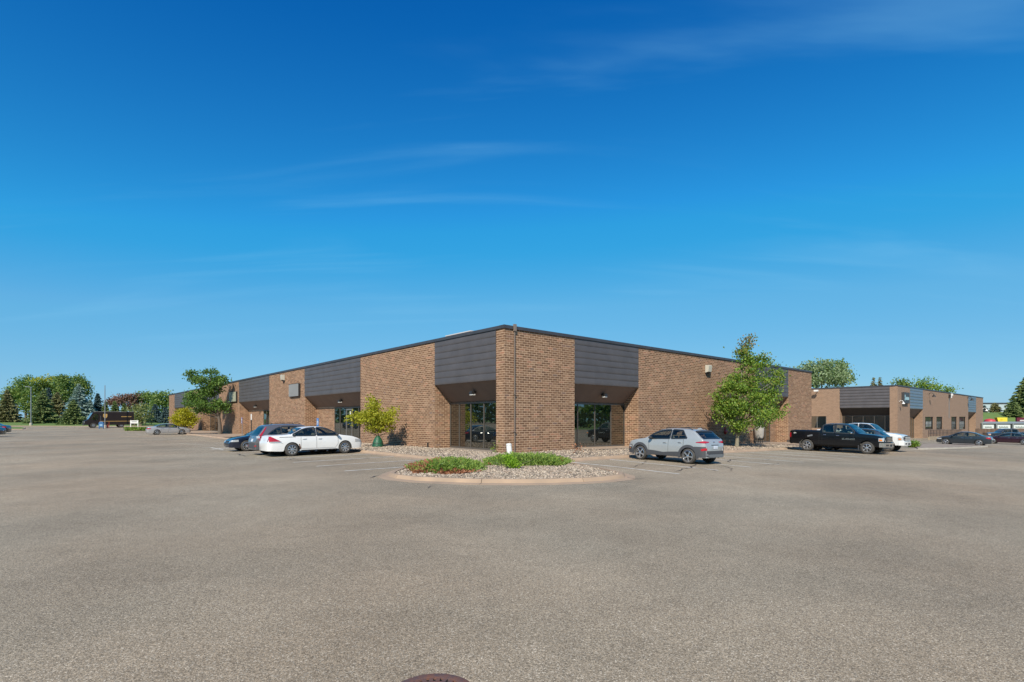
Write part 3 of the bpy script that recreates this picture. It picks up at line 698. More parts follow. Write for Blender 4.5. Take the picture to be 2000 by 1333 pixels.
# ---------------------------------------------------------------- things on the walls
def onwall(name, fr, u, d, z, label, cat, group=None):
    q = fr.p(u, d, z); w = BW(q.x, q.y, z)
    nx = DR * fr.n.x + DL * fr.n.y
    return empty(name, w, math.atan2(nx.y, nx.x) + math.pi / 2, label, cat, group)   # local -y points out of the wall
def wall_pack(e):
    mb = MB(); mb.prism([(-.04, -.30), (-.30, -.24), (-.36, .22), (-.28, .28), (-.04, .28)], -.24, .24, axis='x'); mb.build('housing', M['beige'], e)
    mb = MB(); mb.prism([(-.10, -.36), (-.26, -.32), (-.29, -.245), (-.05, -.305)], -.20, .20, axis='x'); mb.build('lens', M['dkmetal'], e)
    mb = MB(); mb.box(-.12, .12, -.04, 0, -.45, -.1); mb.build('bracket', M['dkmetal'], e)
def pxwall(fr_dir, px, py, P=CORN):         # photo pixel to (distance along, height) on a front wall plane
    k = (px - 1000) / F; s = (k * P.y - P.x) / (fr_dir.x - k * fr_dir.y); D = P.y + s * fr_dir.y
    return s, EYE + (HOR - py) / F * D
u, z = pxwall(DR, 1379.5, 721); wall_pack(onwall('wall_light', FR_R, u, 0, z, 'beige box light on the brick wall above the silver crossover', 'light', 'box lights on the walls'))
u, z = pxwall(DL, 555.5, 738); wall_pack(onwall('wall_light', FR_L, u, 0, z, 'beige box light beside the blank grey sign on the left wall', 'light', 'box lights on the walls'))
def sign_box(px0, px1, py0, py1, m, lab, name='blank_sign'):
    u0, z1 = pxwall(DL, px1, py0); u1, z0 = pxwall(DL, px0, py1); e = onwall(name, FR_L, (u0 + u1) / 2, 0, (z0 + z1) / 2, lab, 'sign', 'blank sign boxes on the left wall')
    w, h = abs(u1 - u0) / 2, (z1 - z0) / 2; mb = MB(); mb.box(-w, w, -.20, 0, -h, h); mb.build('cabinet', M['dkmetal'], e)
    mb = MB(); mb.box(-w + .03, w - .03, -.215, -.2005, -h + .03, h - .03); mb.build('face', m, e)
M['signgrey'] = mat('grey sign face', (0.27, 0.265, 0.25), 0.5, noise=(.8, .12)); M['signtan'] = mat('tan sign face', (0.40, 0.39, 0.27), 0.5, noise=(.8, .12))
sign_box(568, 587, 749, 776, M['signgrey'], 'blank grey sign box on the brick between two dark fascias')
sign_box(450.5, 464, 765, 786, M['signtan'], 'blank tan sign box on the brick just right of the broad green tree')
# red bell in the shade of the maple
u, z = pxwall(DR, 1416, 843); e = onwall('alarm_bell', FR_R, u, 0, z, 'red alarm bell on the shaded brick left of the maple trunk', 'bell')
mb = MB(); mb.lathe([(.001, -.16), (.14, -.155), (.22, -.11), (.25, -.05), (.25, -.04), (.05, -.04), (.05, 0)], 20, axis='y')
M['red'] = mat('red enamel', (0.30, 0.015, 0.02), 0.4); mb.build('gong', M['red'], e, True)
mb = MB(); mb.box(-.07, .07, -.06, 0, .25, .38); mb.build('box', M['red'], e)
# white waste barrel on legs by the second entrance
p = BW(28.5, -.55); e = empty('waste_barrel', (p.x, p.y, gz(p.x, p.y) + .135), BROT, 'pale plastic barrel on dark legs at the entrance right of the maple', 'barrel')
mb = MB(); mb.lathe([(.30, .45), (.36, .62), (.40, 1.15), (.40, 1.35), (.43, 1.36), (.43, 1.45), (.02, 1.47)], 20); M['greyplastic'] = mat('weathered plastic', (.44, .40, .35), .6, noise=(2, .2)); mb.build('drum', M['greyplastic'], e, True)
mb = MB(); mb.lathe([(.001, .452), (.30, .45)], 20); mb.build('base', M['greyplastic'], e)
for a in (0.7, 2.3, 3.9, 5.5):
    mb = MB(); mb.tube([(.24 * math.cos(a), .24 * math.sin(a), .46), (.30 * math.cos(a), .30 * math.sin(a), 0)], .028); mb.build('leg', M['dkmetal'], e)
# roof units
def rooftop(name, u, v, w, d, z0, z1, m, lab):
    e = empty(name, BW(u, v, z0), BROT, lab, 'roof unit'); h = z1 - z0
    mb = MB(); mb.box(-w / 2, w / 2, -d / 2, d / 2, .0, h - .06); mb.build('casing', m, e)
    mb = MB(); mb.box(-w / 2 - .05, w / 2 + .05, -d / 2 - .05, d / 2 + .05, h - .0595, h); mb.build('cover', m, e)
    for k in range(5):
        mb = MB(); mb.box(-w / 2 + .1 + k * (w - .2) / 5, -w / 2 + .1 + (k + .85) * (w - .2) / 5, -d / 2 - .02, -d / 2 - .001, .12, h - .12); mb.build('panel', m, e)
M['cream'] = mat('cream sheet metal', (.62, .58, .53), .5); M['bluegrey'] = mat('blue grey sheet metal', (.36, .42, .46), .45, metal=.2)
rooftop('roof_unit', 4.5, 9.3, 1.9, 3.0, 6.42, 7.94, M['cream'], 'cream rooftop unit peeking above the roof edge left of the corner')
for q in ((-.5, -.5), (.5, -.5), (-.5, .5), (.5, .5)): pass

# white cleanout pipe in front of the corner
p = G(995, 897); e = empty('cleanout_pipe', (p.x, p.y, gz(p.x, p.y) + .06), 0, 'stubby white pipe standing in the shrubs before the building corner', 'pipe')
mb = MB(); mb.tube([(0.02, 0, 0), (-.03, 0, .62), (-.035, 0, .68)], [.125, .125, .105], 20); mb.build('body', M['white'], e, True)
mb = MB(); mb.tube([(-.03, 0, .60), (-.032, 0, .64)], .135, 20); mb.build('cap', M['white'], e, True)

# ---------------------------------------------------------------- the second wing beyond the court
C2 = Vector((56.68, 78.05, 0)); W2 = bpy.data.materials.new('distant brick'); W2.use_nodes = True
t = W2.node_tree; b = t.nodes['Principled BSDF']; bt = N(t, 'ShaderNodeTexBrick'); tcn = N(t, 'ShaderNodeTexCoord'); mpn = N(t, 'ShaderNodeMapping')
sp = N(t, 'ShaderNodeSeparateXYZ'); cbn = N(t, 'ShaderNodeCombineXYZ'); ad = N(t, 'ShaderNodeMath', operation='ADD')
t.links.new(tcn.outputs['Object'], sp.inputs[0]); t.links.new(sp.outputs[0], ad.inputs[0]); t.links.new(sp.outputs[1], ad.inputs[1]); t.links.new(ad.outputs[0], cbn.inputs[0]); t.links.new(sp.outputs[2], cbn.inputs[1]); t.links.new(cbn.outputs[0], bt.inputs['Vector'])
bt.inputs['Color1'].default_value = (.195, .118, .074, 1); bt.inputs['Color2'].default_value = (.275, .168, .108, 1); bt.inputs['Mortar'].default_value = (.47, .335, .23, 1)
bt.inputs['Scale'].default_value = 1; bt.inputs['Mortar Size'].default_value = .012; bt.inputs['Brick Width'].default_value = CL; bt.inputs['Row Height'].default_value = CH; bt.inputs['Mortar Smooth'].default_value = .1
t.links.new(bt.outputs[0], b.inputs['Base Color']); b.inputs['Roughness'].default_value = .9
w2 = empty('office_wing', (C2.x, C2.y, 0), BROT, 'far brick wing behind the pickups with barred windows and blue grey panels', 'building')
Z2 = -2.6
def seg2(fr, a, b, z0=Z2, z1=ZBR, name='wall'):
    mb = MB(); mb.box(a, b, -.3, 0, z0, z1, M=fr.mx()); return mb.build(name, W2, w2)
M['fascia2'] = mat('weathered blue metal', (.15, .18, .205), .38, metal=.35, noise=(.9, .3, (.19, .21, .24)), bump=(1.2, .4, .04))
def recess2(fr, a, b, fb, cuts, fm, depth=1.2, gh=2.2, sm=None):
    mb = MB(); mb.box(a, b, -.1, 0, fb, ZBR, M=fr.mx()); fa = mb.build('fascia', fm, w2); n = 7; h = (ZBR - fb) / n
    for i in range(n):
        m = MB(); m.prism([(.002, fb + i * h + .004), (.05, fb + i * h + .03), (.055, fb + (i + .35) * h), (.004, fb + (i + 1) * h - .004)], a + .02, b - .02, axis='x', M=fr.mx()); m.build('metal_board', fm, fa)
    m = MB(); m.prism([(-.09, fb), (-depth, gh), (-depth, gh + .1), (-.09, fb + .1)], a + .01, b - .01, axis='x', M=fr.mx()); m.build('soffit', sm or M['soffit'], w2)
    for uu, s in ((a, -1), (b, 1)):
        f2 = Fr(fr.p(uu, 0, 0), fr.n * -1, fr.u * -s); seg = MB(); seg.box(.301, depth + .3, -.28, -.001, Z2, ZBR, M=f2.mx()); seg.build('wall', W2, w2)
    m = MB(); m.box(a, b, -depth - .35, -depth - .08, gh, ZBR, M=fr.mx()); m.build('wall', W2, w2)
    storefront(fr, a, b, -depth, Z2 + .3, gh, w2, cuts)
F2L = Fr((0, 0, 0), (0, 1, 0), (-1, 0, 0)); F2R = Fr((0, 0, 0), (1, 0, 0), (0, -1, 0))
seg2(F2L, .301, .97); recess2(F2L, .97, 7.59, 3.55, [1.85, 3.23, 4.71, 6.17], M['fascia'], gh=2.4, sm=M['shadesoffit'])
seg2(F2L, 7.59, 9.5); seg2(F2L, 9.5, 12.2, z1=0.40); seg2(F2L, 9.5, 12.2, z0=2.30); seg2(F2L, 12.2, 22)
m = MB(); m.box(9.5, 12.2, -.12, -.10, .40, 2.30, M=F2L.mx()); wi = m.build('window', M['pane'], w2)
m = MB()
for q in (9.5, 10.85, 12.12): m.box(q, q + .08, -.10, -.04, .40, 2.30, M=F2L.mx())
m.build('frame', M['frame_light'], wi)
for a, b in ((0, 6.75), (14.65, 16.35), (22.09, 24.37), (29.16, 36.51), (41.67, 43.88), (50.35, 53.09), (61.85, 70.86)): seg2(F2R, a, b)
M['curtain'] = mat('pale blinds', (.78, .82, .78), .7, noise=(3, .2))
for a, b in ((16.35, 22.09), (24.37, 29.16), (36.51, 41.67), (43.88, 50.35)):
    zc, zd = pxwall(DR, 1000 + F * (C2.x + (a + b) / 2 * DR.x) / (C2.y + (a + b) / 2 * DR.y), 814.5, C2)[1], -.42
    zd = EYE + (HOR - 839) / F * (C2.y + (a + b) / 2 * DR.y)
    seg2(F2R, a, b, z1=zd); seg2(F2R, a, b, z0=zc)
    m = MB(); m.box(a, b, -.24, -.20, zd, zc, M=F2R.mx()); wi = m.build('window', M['pane'], w2)
    m = MB(); m.box(a + .3, b - .3, -.199, -.19, zd + (zc - zd) * .22, zd + (zc - zd) * .62, M=F2R.mx()); m.build('blind', M['curtain'], wi)
    m = MB(); n = 6
    for k in range(n + 1): q = a + (b - a - .12) * k / n; m.box(q, q + .12, -.16, -.08, zd, zc, M=F2R.mx())
    for zz in (zd, zd + (zc - zd) * .33, zd + (zc - zd) * .66, zc - .09): m.box(a, b, -.17, -.161, zz, zz + .09, M=F2R.mx())
    m.build('security_bars', M['dkmetal'], wi)
recess2(F2R, 6.75, 14.65, 3.45, [9, 11, 13], M['fascia2']); recess2(F2R, 53.09, 61.85, 3.3, [56, 59], M['fascia2'])
m = MB(); m.box(.35, 70.5, .35, 22, 6.3, 6.42); m.box(70.56, 70.86, .301, 22, Z2, ZBR); m.build('roof', M['roofing'], w2)
coping(F2L, .30, 22, w2, 5); coping(F2R, -.06, 70.9, w2, 5)
_, z = pxwall(DL, 1597, 765, C2)
def onwall2(name, fr, u, z, label, cat, group=None):
    q = fr.p(u, 0, z); w = C2 + DR * q.x + DL * q.y; nx = DR * fr.n.x + DL * fr.n.y
    return empty(name, (w.x, w.y, z), math.atan2(nx.y, nx.x) + math.pi / 2, label, cat, group)
def px2(d, px, py): return pxwall(d, px, py, C2)
def gooseneck(px, py, d, fr, lab, s=1.0, white=False):
    u, z = px2(d, px, py); e = onwall2('wall_light', fr, u, z, lab, 'light', 'small lights on the far wing')
    mb = MB(); mb.tube([(0, 0, .3 * s), (0, -.25 * s, .55 * s), (0, -.55 * s, .5 * s), (0, -.7 * s, .2 * s)], .05 * s, 6); mb.build('arm', M['dkmetal'] if not white else M['white'], e)
    mb = MB(); mb.lathe([(.06 * s, .25 * s), (.12 * s, .15 * s), (.3 * s, -.15 * s), (.02, -.12 * s)], 14, c=(0, -.7 * s, 0)); mb.build('shade', M['dkmetal'] if not white else M['white'], e, True)
gooseneck(1814, 774, DR, F2R, 'dark gooseneck light high on the far wing, left of two', 1.0)
gooseneck(1889, 781, DR, F2R, 'dark gooseneck light beside the right blue panel of the far wing', 1.1)
gooseneck(1756, 788, DR, F2R, 'small white floodlight under the sign on the far wing', .75, True)
gooseneck(1919, 802, DR, F2R, 'small white floodlight at the right end of the far wing', 1.0, True)
u, z = px2(DR, 1853, 774); e = onwall2('security_light', F2R, u, z, 'twin white security light above a conduit on the far wing', 'light')
mb = MB(); mb.box(-.25, .25, -.3, 0, -.3, .3); mb.build('box', M['dkmetal'], e); mb = MB(); mb.box(.3, .62, -.4, -.1, -.35, .05); mb.build('lamp', M['white'], e); mb = MB(); mb.box(1.3, 1.55, -.4, -.1, .1, .5); mb.build('lamp', M['white'], e)
mb = MB(); mb.box(-.06, .06, -.1, 0, -4.2, -.3); mb.build('conduit', M['steel'], e)
_, z = px2(DL, 1598, 764); u, _ = px2(DL, 1598, 764); e = onwall2('floodlight', F2L, u, z, 'white floodlight on an arm on the left face of the far wing', 'light')
mb = MB(); mb.box(-.04, .04, -.75, 0, -.04, .04); mb.build('arm', M['steel'], e); mb = MB(); mb.box(-.3, .3, -1.05, -.7, -.12, .14); mb.build('head', M['white'], e)
# lit sign cabinet on the second corner
u, z = px2(DR, 1766, 778); e = onwall2('tenant_sign', F2R, u, z, 'grey square sign with a pale blue emblem on the far wing corner', 'sign')
M['signteal'] = mat('pale teal print', (.38, .58, .62), .5)
mb = MB(); mb.box(-1.5, 1.5, -.35, 0, -.80, .84); mb.build('cabinet', M['coping'], e)
m = MB(); m.prism([(-1.25, -.32), (-.95, -.40), (-.85, -.2), (-.92, .1), (-.8, .42), (-1.1, .5), (-1.25, .3), (-1.15, 0)], -.36, -.351, axis='y'); m.build('emblem', M['signteal'], e)
m = MB()
for k in range(6): m.box(-.68 + k * .32, -.45 + k * .32, -.36, -.351, -.28, .12 + (.08 if k % 3 == 0 else 0))
m.build('lettering', M['signteal'], e)
rooftop('roof_unit', 70.6, 14.5, 6.2, 2.6, 6.42, 8.1, M['bluegrey'], 'wide blue grey rooftop unit above the court wall left of the dark fascia')
# ---------------------------------------------------------------- vehicles
def smooth_outline(pts, L_, sig=0.05):
    xs_ = np.arange(-0.5, L_ + 0.5, 0.01); z = np.interp(xs_, [p[0] for p in pts], [p[1] for p in pts])
    k = np.exp(-0.5 * (np.arange(-30, 31) * 0.01 / sig) ** 2); k /= k.sum(); zs = np.convolve(np.pad(z, 30, mode='edge'), k, 'valid')
    return lambda x: float(np.interp(x, xs_, zs))
class Car:
    """x runs from the rear bumper (0) to the nose (L), y to the left, z up; body is one lofted shell"""
    def __init__(s, L_, Wd, top, belt, wb, rear, wr, sill=.24, tumble=.42, end=.15, sig=.05, edge=.07, bumper=.30, archgap=.045, zc=(.62, .5)):
        s.zc = zc; s.cuts = []
        s.L, s.W, s.wb, s.wr, s.sill, s.tumble, s.end = L_, Wd, wb, wr, sill, tumble, end
        s.xw = (rear, rear + wb); s.zt = smooth_outline(top, L_, sig); s.belt0 = smooth_outline(belt, L_, .08); s.edge = edge; s.bumper = bumper; s.ag = archgap
    def belt(s, x): return min(s.belt0(x), s.zt(x) - 0.035)
    def zb(s, x):
        z = s.sill + (s.bumper - s.sill) * (sstep(s.xw[1] + .5, s.L, x) + 1 - sstep(0, s.xw[0] - .5, x))
        for xw in s.xw:
            r = s.wr + s.ag; d = abs(x - xw)
            if d < r: z = max(z, s.wr + math.sqrt(r * r - d * d))
        return min(z, s.belt(x) - .06)
    def wp(s, x):
        e = abs(x - s.L / 2) / (s.L / 2); w = s.W / 2 * (1 - s.end * min(1, e) ** 5); d = min(x, s.L - x)
        if d < .22: w -= .13 * (1 - math.sqrt(max(0, 1 - ((.22 - max(0, d)) / .22) ** 2)))
        return w
    def side(s, x, z):
        b = s.belt(x); zz = min(z, b); w = s.wp(x) * (1 - .055 * ((zz - s.zc[0]) / s.zc[1]) ** 2)
        if z > b: w -= s.tumble * (z - b) * (0.8 + .35 * (z - b))
        return w
    def ze(s, x):
        t = s.zt(x); b = s.belt(x); return max(b + (t - b) * .45, t - s.edge)
    def topz(s, x, y):
        ze, zt = s.ze(x), s.zt(x); ye = s.side(x, ze); q = min(1, abs(y) / ye); return ze + (zt - ze) * max(0, 1 - q ** 3.2) ** .5
    def endx(s, y, z, front):
        rg = np.arange(0, 1.1, .01); 
        for d in rg:
            x = s.L - d if front else d
            if s.zt(x) >= z and s.wp(x) * (1 - .055 * ((z - s.zc[0]) / s.zc[1]) ** 2) >= abs(y) - 1e-3: return x
        return s.L - 1.1 if front else 1.1
    def P(s, x, y, z): return (x - s.L / 2, y, z)
    def shell(s, paint, root):
        xs_ = sorted(set(list(np.round(np.concatenate([[0, .02, .04, .07, .1, .14, .18, .22], np.arange(.28, s.L - .26, .055), s.L - np.array([.22, .18, .14, .1, .07, .04, .02, 0])]), 4)) + [round(xw + sg * (s.wr + s.ag) * c, 4) for xw in s.xw for sg in (-1, 1) for c in (1.0, .995, .97, .92)]))
        rows = []
        for x in xs_:
            zb, bl, ze, zt = s.zb(x), s.belt(x), s.ze(x), s.zt(x); sec = []
            for j in range(7): z = zb + (bl - zb) * j / 6; sec.append((s.side(x, z), z))
            for j in range(1, 10): z = bl + (ze - bl) * j / 9; sec.append((s.side(x, z), z))
            ye = s.side(x, ze)
            for q in (.98, .94, .88, .82, .7, .45, .2, 0): sec.append((ye * q, s.topz(x, ye * q)))
            rows.append([s.P(x, y, z) for y, z in sec] + [s.P(x, -y, z) for y, z in sec[-2::-1]])
        n = len(rows[0]); V = [v for r in rows for v in r]; Fc = []
        for i in range(len(rows) - 1):
            for j in range(n - 1): Fc.append((i * n + j, (i + 1) * n + j, (i + 1) * n + j + 1, i * n + j + 1))
        Fc += [tuple(range(n)), tuple(range(len(rows) * n - 1, (len(rows) - 1) * n - 1, -1))]
        mb = MB(); mb.add(V, Fc); b = mb.build('body', paint, root, smooth=True, ang=40); s.body = b
        mb = MB(); w = s.W / 2; x0, x1 = .12, s.L - .12          # floor pan with narrow wheel bays
        xa, xb = s.xw[0], s.xw[1]; r = s.wr + .06
        for a, c, ww in ((x0, xa - r, w - .15), (xa - r, xa + r, w - .36), (xa + r, xb - r, w - .10), (xb - r, xb + r, w - .36), (xb + r, x1, w - .15)):
            mb.box(a - s.L / 2 + .001, c - s.L / 2, -ww, ww, s.sill - .02 if abs(ww - w + .10) < .01 else s.sill + .03, .62)
        mb.build('underbody', M['blackp'], root); return b
    def grid(s, name, m, rows, parent, smooth=True):
        n = len(rows[0]); mb = MB(); mb.add([v for r in rows for v in r], [(i * n + j, (i + 1) * n + j, (i + 1) * n + j + 1, i * n + j + 1) for i in range(len(rows) - 1) for j in range(n - 1)])
        return mb.build(name, m, parent, smooth=smooth)
    def side_patch(s, name, m, x0, x1, lo, hi, parent, off=.006, sides=(1, -1), nx=14, nz=5, label=None):
        o = []
        for sg in sides:
            rows = []
            for i in range(nx + 1):
                x = x0 + (x1 - x0) * i / nx; a, b = lo(x), hi(x); b = max(b, a + .001)
                rows.append([s.P(x, sg * (s.side(x, a + (b - a) * j / nz) + off), a + (b - a) * j / nz) for j in range(nz + 1)])
            o.append(s.grid(name, m, rows, parent))
        return o
    def top_patch(s, name, m, x0, x1, parent, inset=.07, off=.008, n=12, fr=1.0):
        rows = []
        if m is M['carglass']:
            m = M['tinted']; s.cuts.append(lambda x, y, z: x0 + .05 < x < x1 - .05 and z > s.ze(x) - .012 and abs(y) < .83 * s.side(x, s.ze(x)))
            for a, b in ((x0, x0 + .07), (x1 - .07, x1)): s.top_patch('glass_border', M['blackp'], a, b, parent, inset, off * .5, 2)
            for sg in (1, -1):
                r = []
                for i in range(n + 1):
                    x = x0 + (x1 - x0) * i / n; ye = s.side(x, s.ze(x)); r.append([s.P(x - off * .3, sg * w, s.topz(x, w) + off * .45) for w in (ye - inset, (ye - inset) * .95, .80 * ye)])
                s.grid('glass_border', M['blackp'], r, parent)
        for i in range(n + 1):
            x = x0 + (x1 - x0) * i / n; ye = s.side(x, s.ze(x)); w = (ye - inset) * fr
            dz = (s.zt(x + .02) - s.zt(x - .02)) / .04; k = math.sqrt(1 + dz * dz)
            rows.append([s.P(x - off * dz / k * 1.0, w * q, s.topz(x, w * q) + off / k) for q in np.linspace(-1, 1, 11)])
        return s.grid(name, m, rows, parent)
    def end_patch(s, name, m, y0, y1, z0, z1, front, parent, off=.008, ny=8, nz=5, zf=None):
        rows = []; sg = 1 if front else -1
        for i in range(ny + 1):
            y = y0 + (y1 - y0) * i / ny; r = []; a, b = (z0, z1) if zf is None else zf(y)
            for j in range(nz + 1):
                z = a + (b - a) * j / nz; x = s.endx(y, z, front); r.append(s.P(x + sg * off, y * (1 + .004), z))
            rows.append(r)
        return s.grid(name, m, rows, parent)
    def strip(s, name, m, pts, w, parent, sides=(1, -1), off=.004):
        """a thin line over the flank through (x, z) points"""
        for sg in sides:
            mb = MB()
            f = []
            for (a, b) in zip(pts[:-1], pts[1:]):
                n = max(1, int(math.hypot(b[0] - a[0], b[1] - a[1]) / .08))
                f += [(a[0] + (b[0] - a[0]) * i / n, a[1] + (b[1] - a[1]) * i / n) for i in range(n)]
            f.append(pts[-1]); R_ = []
            for i, (x, z) in enumerate(f):
                a = f[max(i - 1, 0)]; b = f[min(i + 1, len(f) - 1)]; dx, dz = b[0] - a[0], b[1] - a[1]; l_ = math.hypot(dx, dz) or 1; nx, nz_ = -dz / l_ * w / 2, dx / l_ * w / 2
                R_.append([s.P(x + nx, sg * (s.side(x + nx, z + nz_) + off), z + nz_), s.P(x - nx, sg * (s.side(x - nx, z - nz_) + off), z - nz_)])
            mb.add([v for r in R_ for v in r], [(i * 2, i * 2 + 1, i * 2 + 3, i * 2 + 2) for i in range(len(R_) - 1)])
            o = mb.build(name, m, parent)
        return o
    def door(s, x0, x1, paint, parent, handle=M['chrome'], hz=None, side_out=(1, -1)):
        """door skin with its gap and handle"""
        for sg in side_out:
            hi = lambda x: s.belt(x) - .015
            def lo(x):
                z = s.sill + .10
                for xw in s.xw:
                    r = s.wr + s.ag + .075; d = abs(x - xw)
                    if d < r: z = max(z, s.wr + math.sqrt(r * r - d * d))
                return min(z, hi(x) - .05)
            d = s.side_patch('door', paint, x0 + .006, x1 - .006, lo, hi, parent, off=.0035, sides=(sg,), nx=18, nz=6)[0]
            for q in (x0, x1): s.strip('door_gap', M['seam'], [(q, lo(q)), (q, hi(q))], .012, d, sides=(sg,), off=.006)
            s.strip('door_gap', M['seam'], [(x0 + (x1 - x0) * i / 8, lo(x0 + (x1 - x0) * i / 8)) for i in range(9)], .010, d, sides=(sg,), off=.006)
            z = hz or s.belt((x0 + x1) / 2) - .13; xh = x0 + .17; mb = MB(); y = s.side(xh, z)
            p = [s.P(xh - .10, sg * (y + .012), z), s.P(xh - .07, sg * (y + .035), z), s.P(xh + .07, sg * (y + .035), z), s.P(xh + .10, sg * (y + .012), z)]
            mb.tube(p, [.010, .016, .016, .010], 6); mb.build('handle', handle, d)
    def pane(s, a, b, f_lo, f_hi, parent, w=.07):
        """a cut-out side window with its rubber frame and tinted pane"""
        s.cuts.append(lambda x, y, z: a + .01 < x < b - .01 and f_lo(x) + .005 < z < f_hi(x) - .005 and abs(y) > s.side(x, z) * .9)
        k = [a + (b - a) * i / 24 for i in range(25)]
        s.strip('window_trim', M['blackp'], [(x, f_lo(x)) for x in k], w, parent, off=.005); s.strip('window_trim', M['blackp'], [(x, max(f_hi(x), f_lo(x))) for x in k], w, parent, off=.005)
        for q in (a, b):
            if f_hi(q) - f_lo(q) > .03: s.strip('window_trim', M['blackp'], [(q, f_lo(q)), (q, f_hi(q))], w, parent, off=.005)
        s.side_patch('side_window', M['tinted'], a, b, f_lo, f_hi, parent, off=.009, nx=22)
    def finish(s, root):
        """open the window holes, line the shell and fit seats"""
        me = s.body.data; bm = bmesh.new(); bm.from_mesh(me); h = s.L / 2
        dead = [f for f in bm.faces if any(c(f.calc_center_median().x + h, f.calc_center_median().y, f.calc_center_median().z) for c in s.cuts)]
        bmesh.ops.delete(bm, geom=dead, context='FACES'); bmesh.ops.recalc_face_normals(bm, faces=bm.faces[:]); bm.to_mesh(me)
        bm.normal_update()
        V = []
        for v in bm.verts: p = v.co; q = Vector((p.x * .985, p.y * (1 - .028 / max(.3, abs(p.y))), p.z - (.028 if p.z > 1 else 0))); V.append(q)
        for v, q in zip(bm.verts, V): v.co = q
        lm = bpy.data.meshes.new('lining'); bm.to_mesh(lm); bm.free(); lm.materials.clear(); lm.materials.append(M['lining']); link(bpy.data.objects.new('lining', lm), root)
        fl = .62; xc = s.seatx - h; W_ = s.W / 2
        mb = MB(); mb.box(s.xw[0] - h - .1, s.xw[1] - h - .2, -W_ + .16, W_ - .16, .60, .66); mb.build('cabin_floor', M['lining'], root)
        for xs_, ys_, w in ((xc, .38, .25), (xc, -.38, .25), (xc - .88, 0, .62)):
            mb = MB(); top = s.belt(s.seatx) + .16
            mb.box(xs_ - .10, xs_ + .42, ys_ - w, ys_ + w, .66, .80); mb.prism([(xs_ - .02, .70), (xs_ - .16, .70), (xs_ - .30, top - .12), (xs_ - .27, top), (xs_ - .17, top), (xs_ - .14, top - .12)], ys_ - w, ys_ + w)
            hw = .12; 
            for yy in ((ys_,) if w < .5 else (-.38, .38)): mb.prism([(xs_ - .20, top + .03), (xs_ - .28, top + .03), (xs_ - .31, top + .19), (xs_ - .24, top + .21)], yy - hw, yy + hw)
            mb.build('seat', M['seat'], root)
        mb = MB(); xd = s.seatx + .95 - h; zd = s.belt(min(s.seatx + .95, s.L - .3)) - .04; mb.prism([(xd - .15, zd - .25), (xd - .1, zd), (xd + .35, zd), (xd + .35, zd - .3)], -W_ + .18, W_ - .18); mb.build('dashboard', M['lining'], root)
        mb = MB(); cs, sn = math.cos(R(60)), math.sin(R(60)); mb.tube([(xd - .32 + .18 * math.cos(a) * cs * -1, .38 + .18 * math.sin(a), zd + .02 + .18 * math.cos(a) * sn) for a in np.linspace(0, 2 * math.pi, 15)], .016, 6); mb.build('steering_wheel', M['blackp'], root)
    def windows(s, cuts, parent, lo=.025, hi=.035, m=None, frame=True):
        """one pane between each pair of cuts, outlined by black trim"""
        for a, b in cuts:
            f_lo = lambda x: s.belt(x) + lo
            f_hi = lambda x: max(s.belt(x) + lo, min(s.ze(x) - hi * .2, s.zt(x) - s.edge * .8 - hi * .6))
            s.pane(a, b, f_lo, f_hi, parent)
    def mirror(s, x, m, parent, z=None):
        for sg in (1, -1):
            z_ = z or s.belt(x) + .06; y = s.side(x, s.belt(x)); mb = MB()
            mb.ball(s.P(x - .02, sg * (y + .13), z_ + .02), .1, (1.0, 1.0, .72), 12)
            c = s.P(x - .02, sg * (y + .13), z_ + .02)
            mb.v = [(c[0] + (v[0] - c[0]) * .8, c[1] + (v[1] - c[1]) * 1.2, c[2] + (v[2] - c[2])) for v in mb.v]
            mb.box(c[0] - .03, c[0] + .03, min(sg * (y - .03), sg * (y + .08)), max(sg * (y - .03), sg * (y + .08)), z_ - .04, z_ - .005)
            mb.build('wing_mirror', m, parent, smooth=True, ang=60)
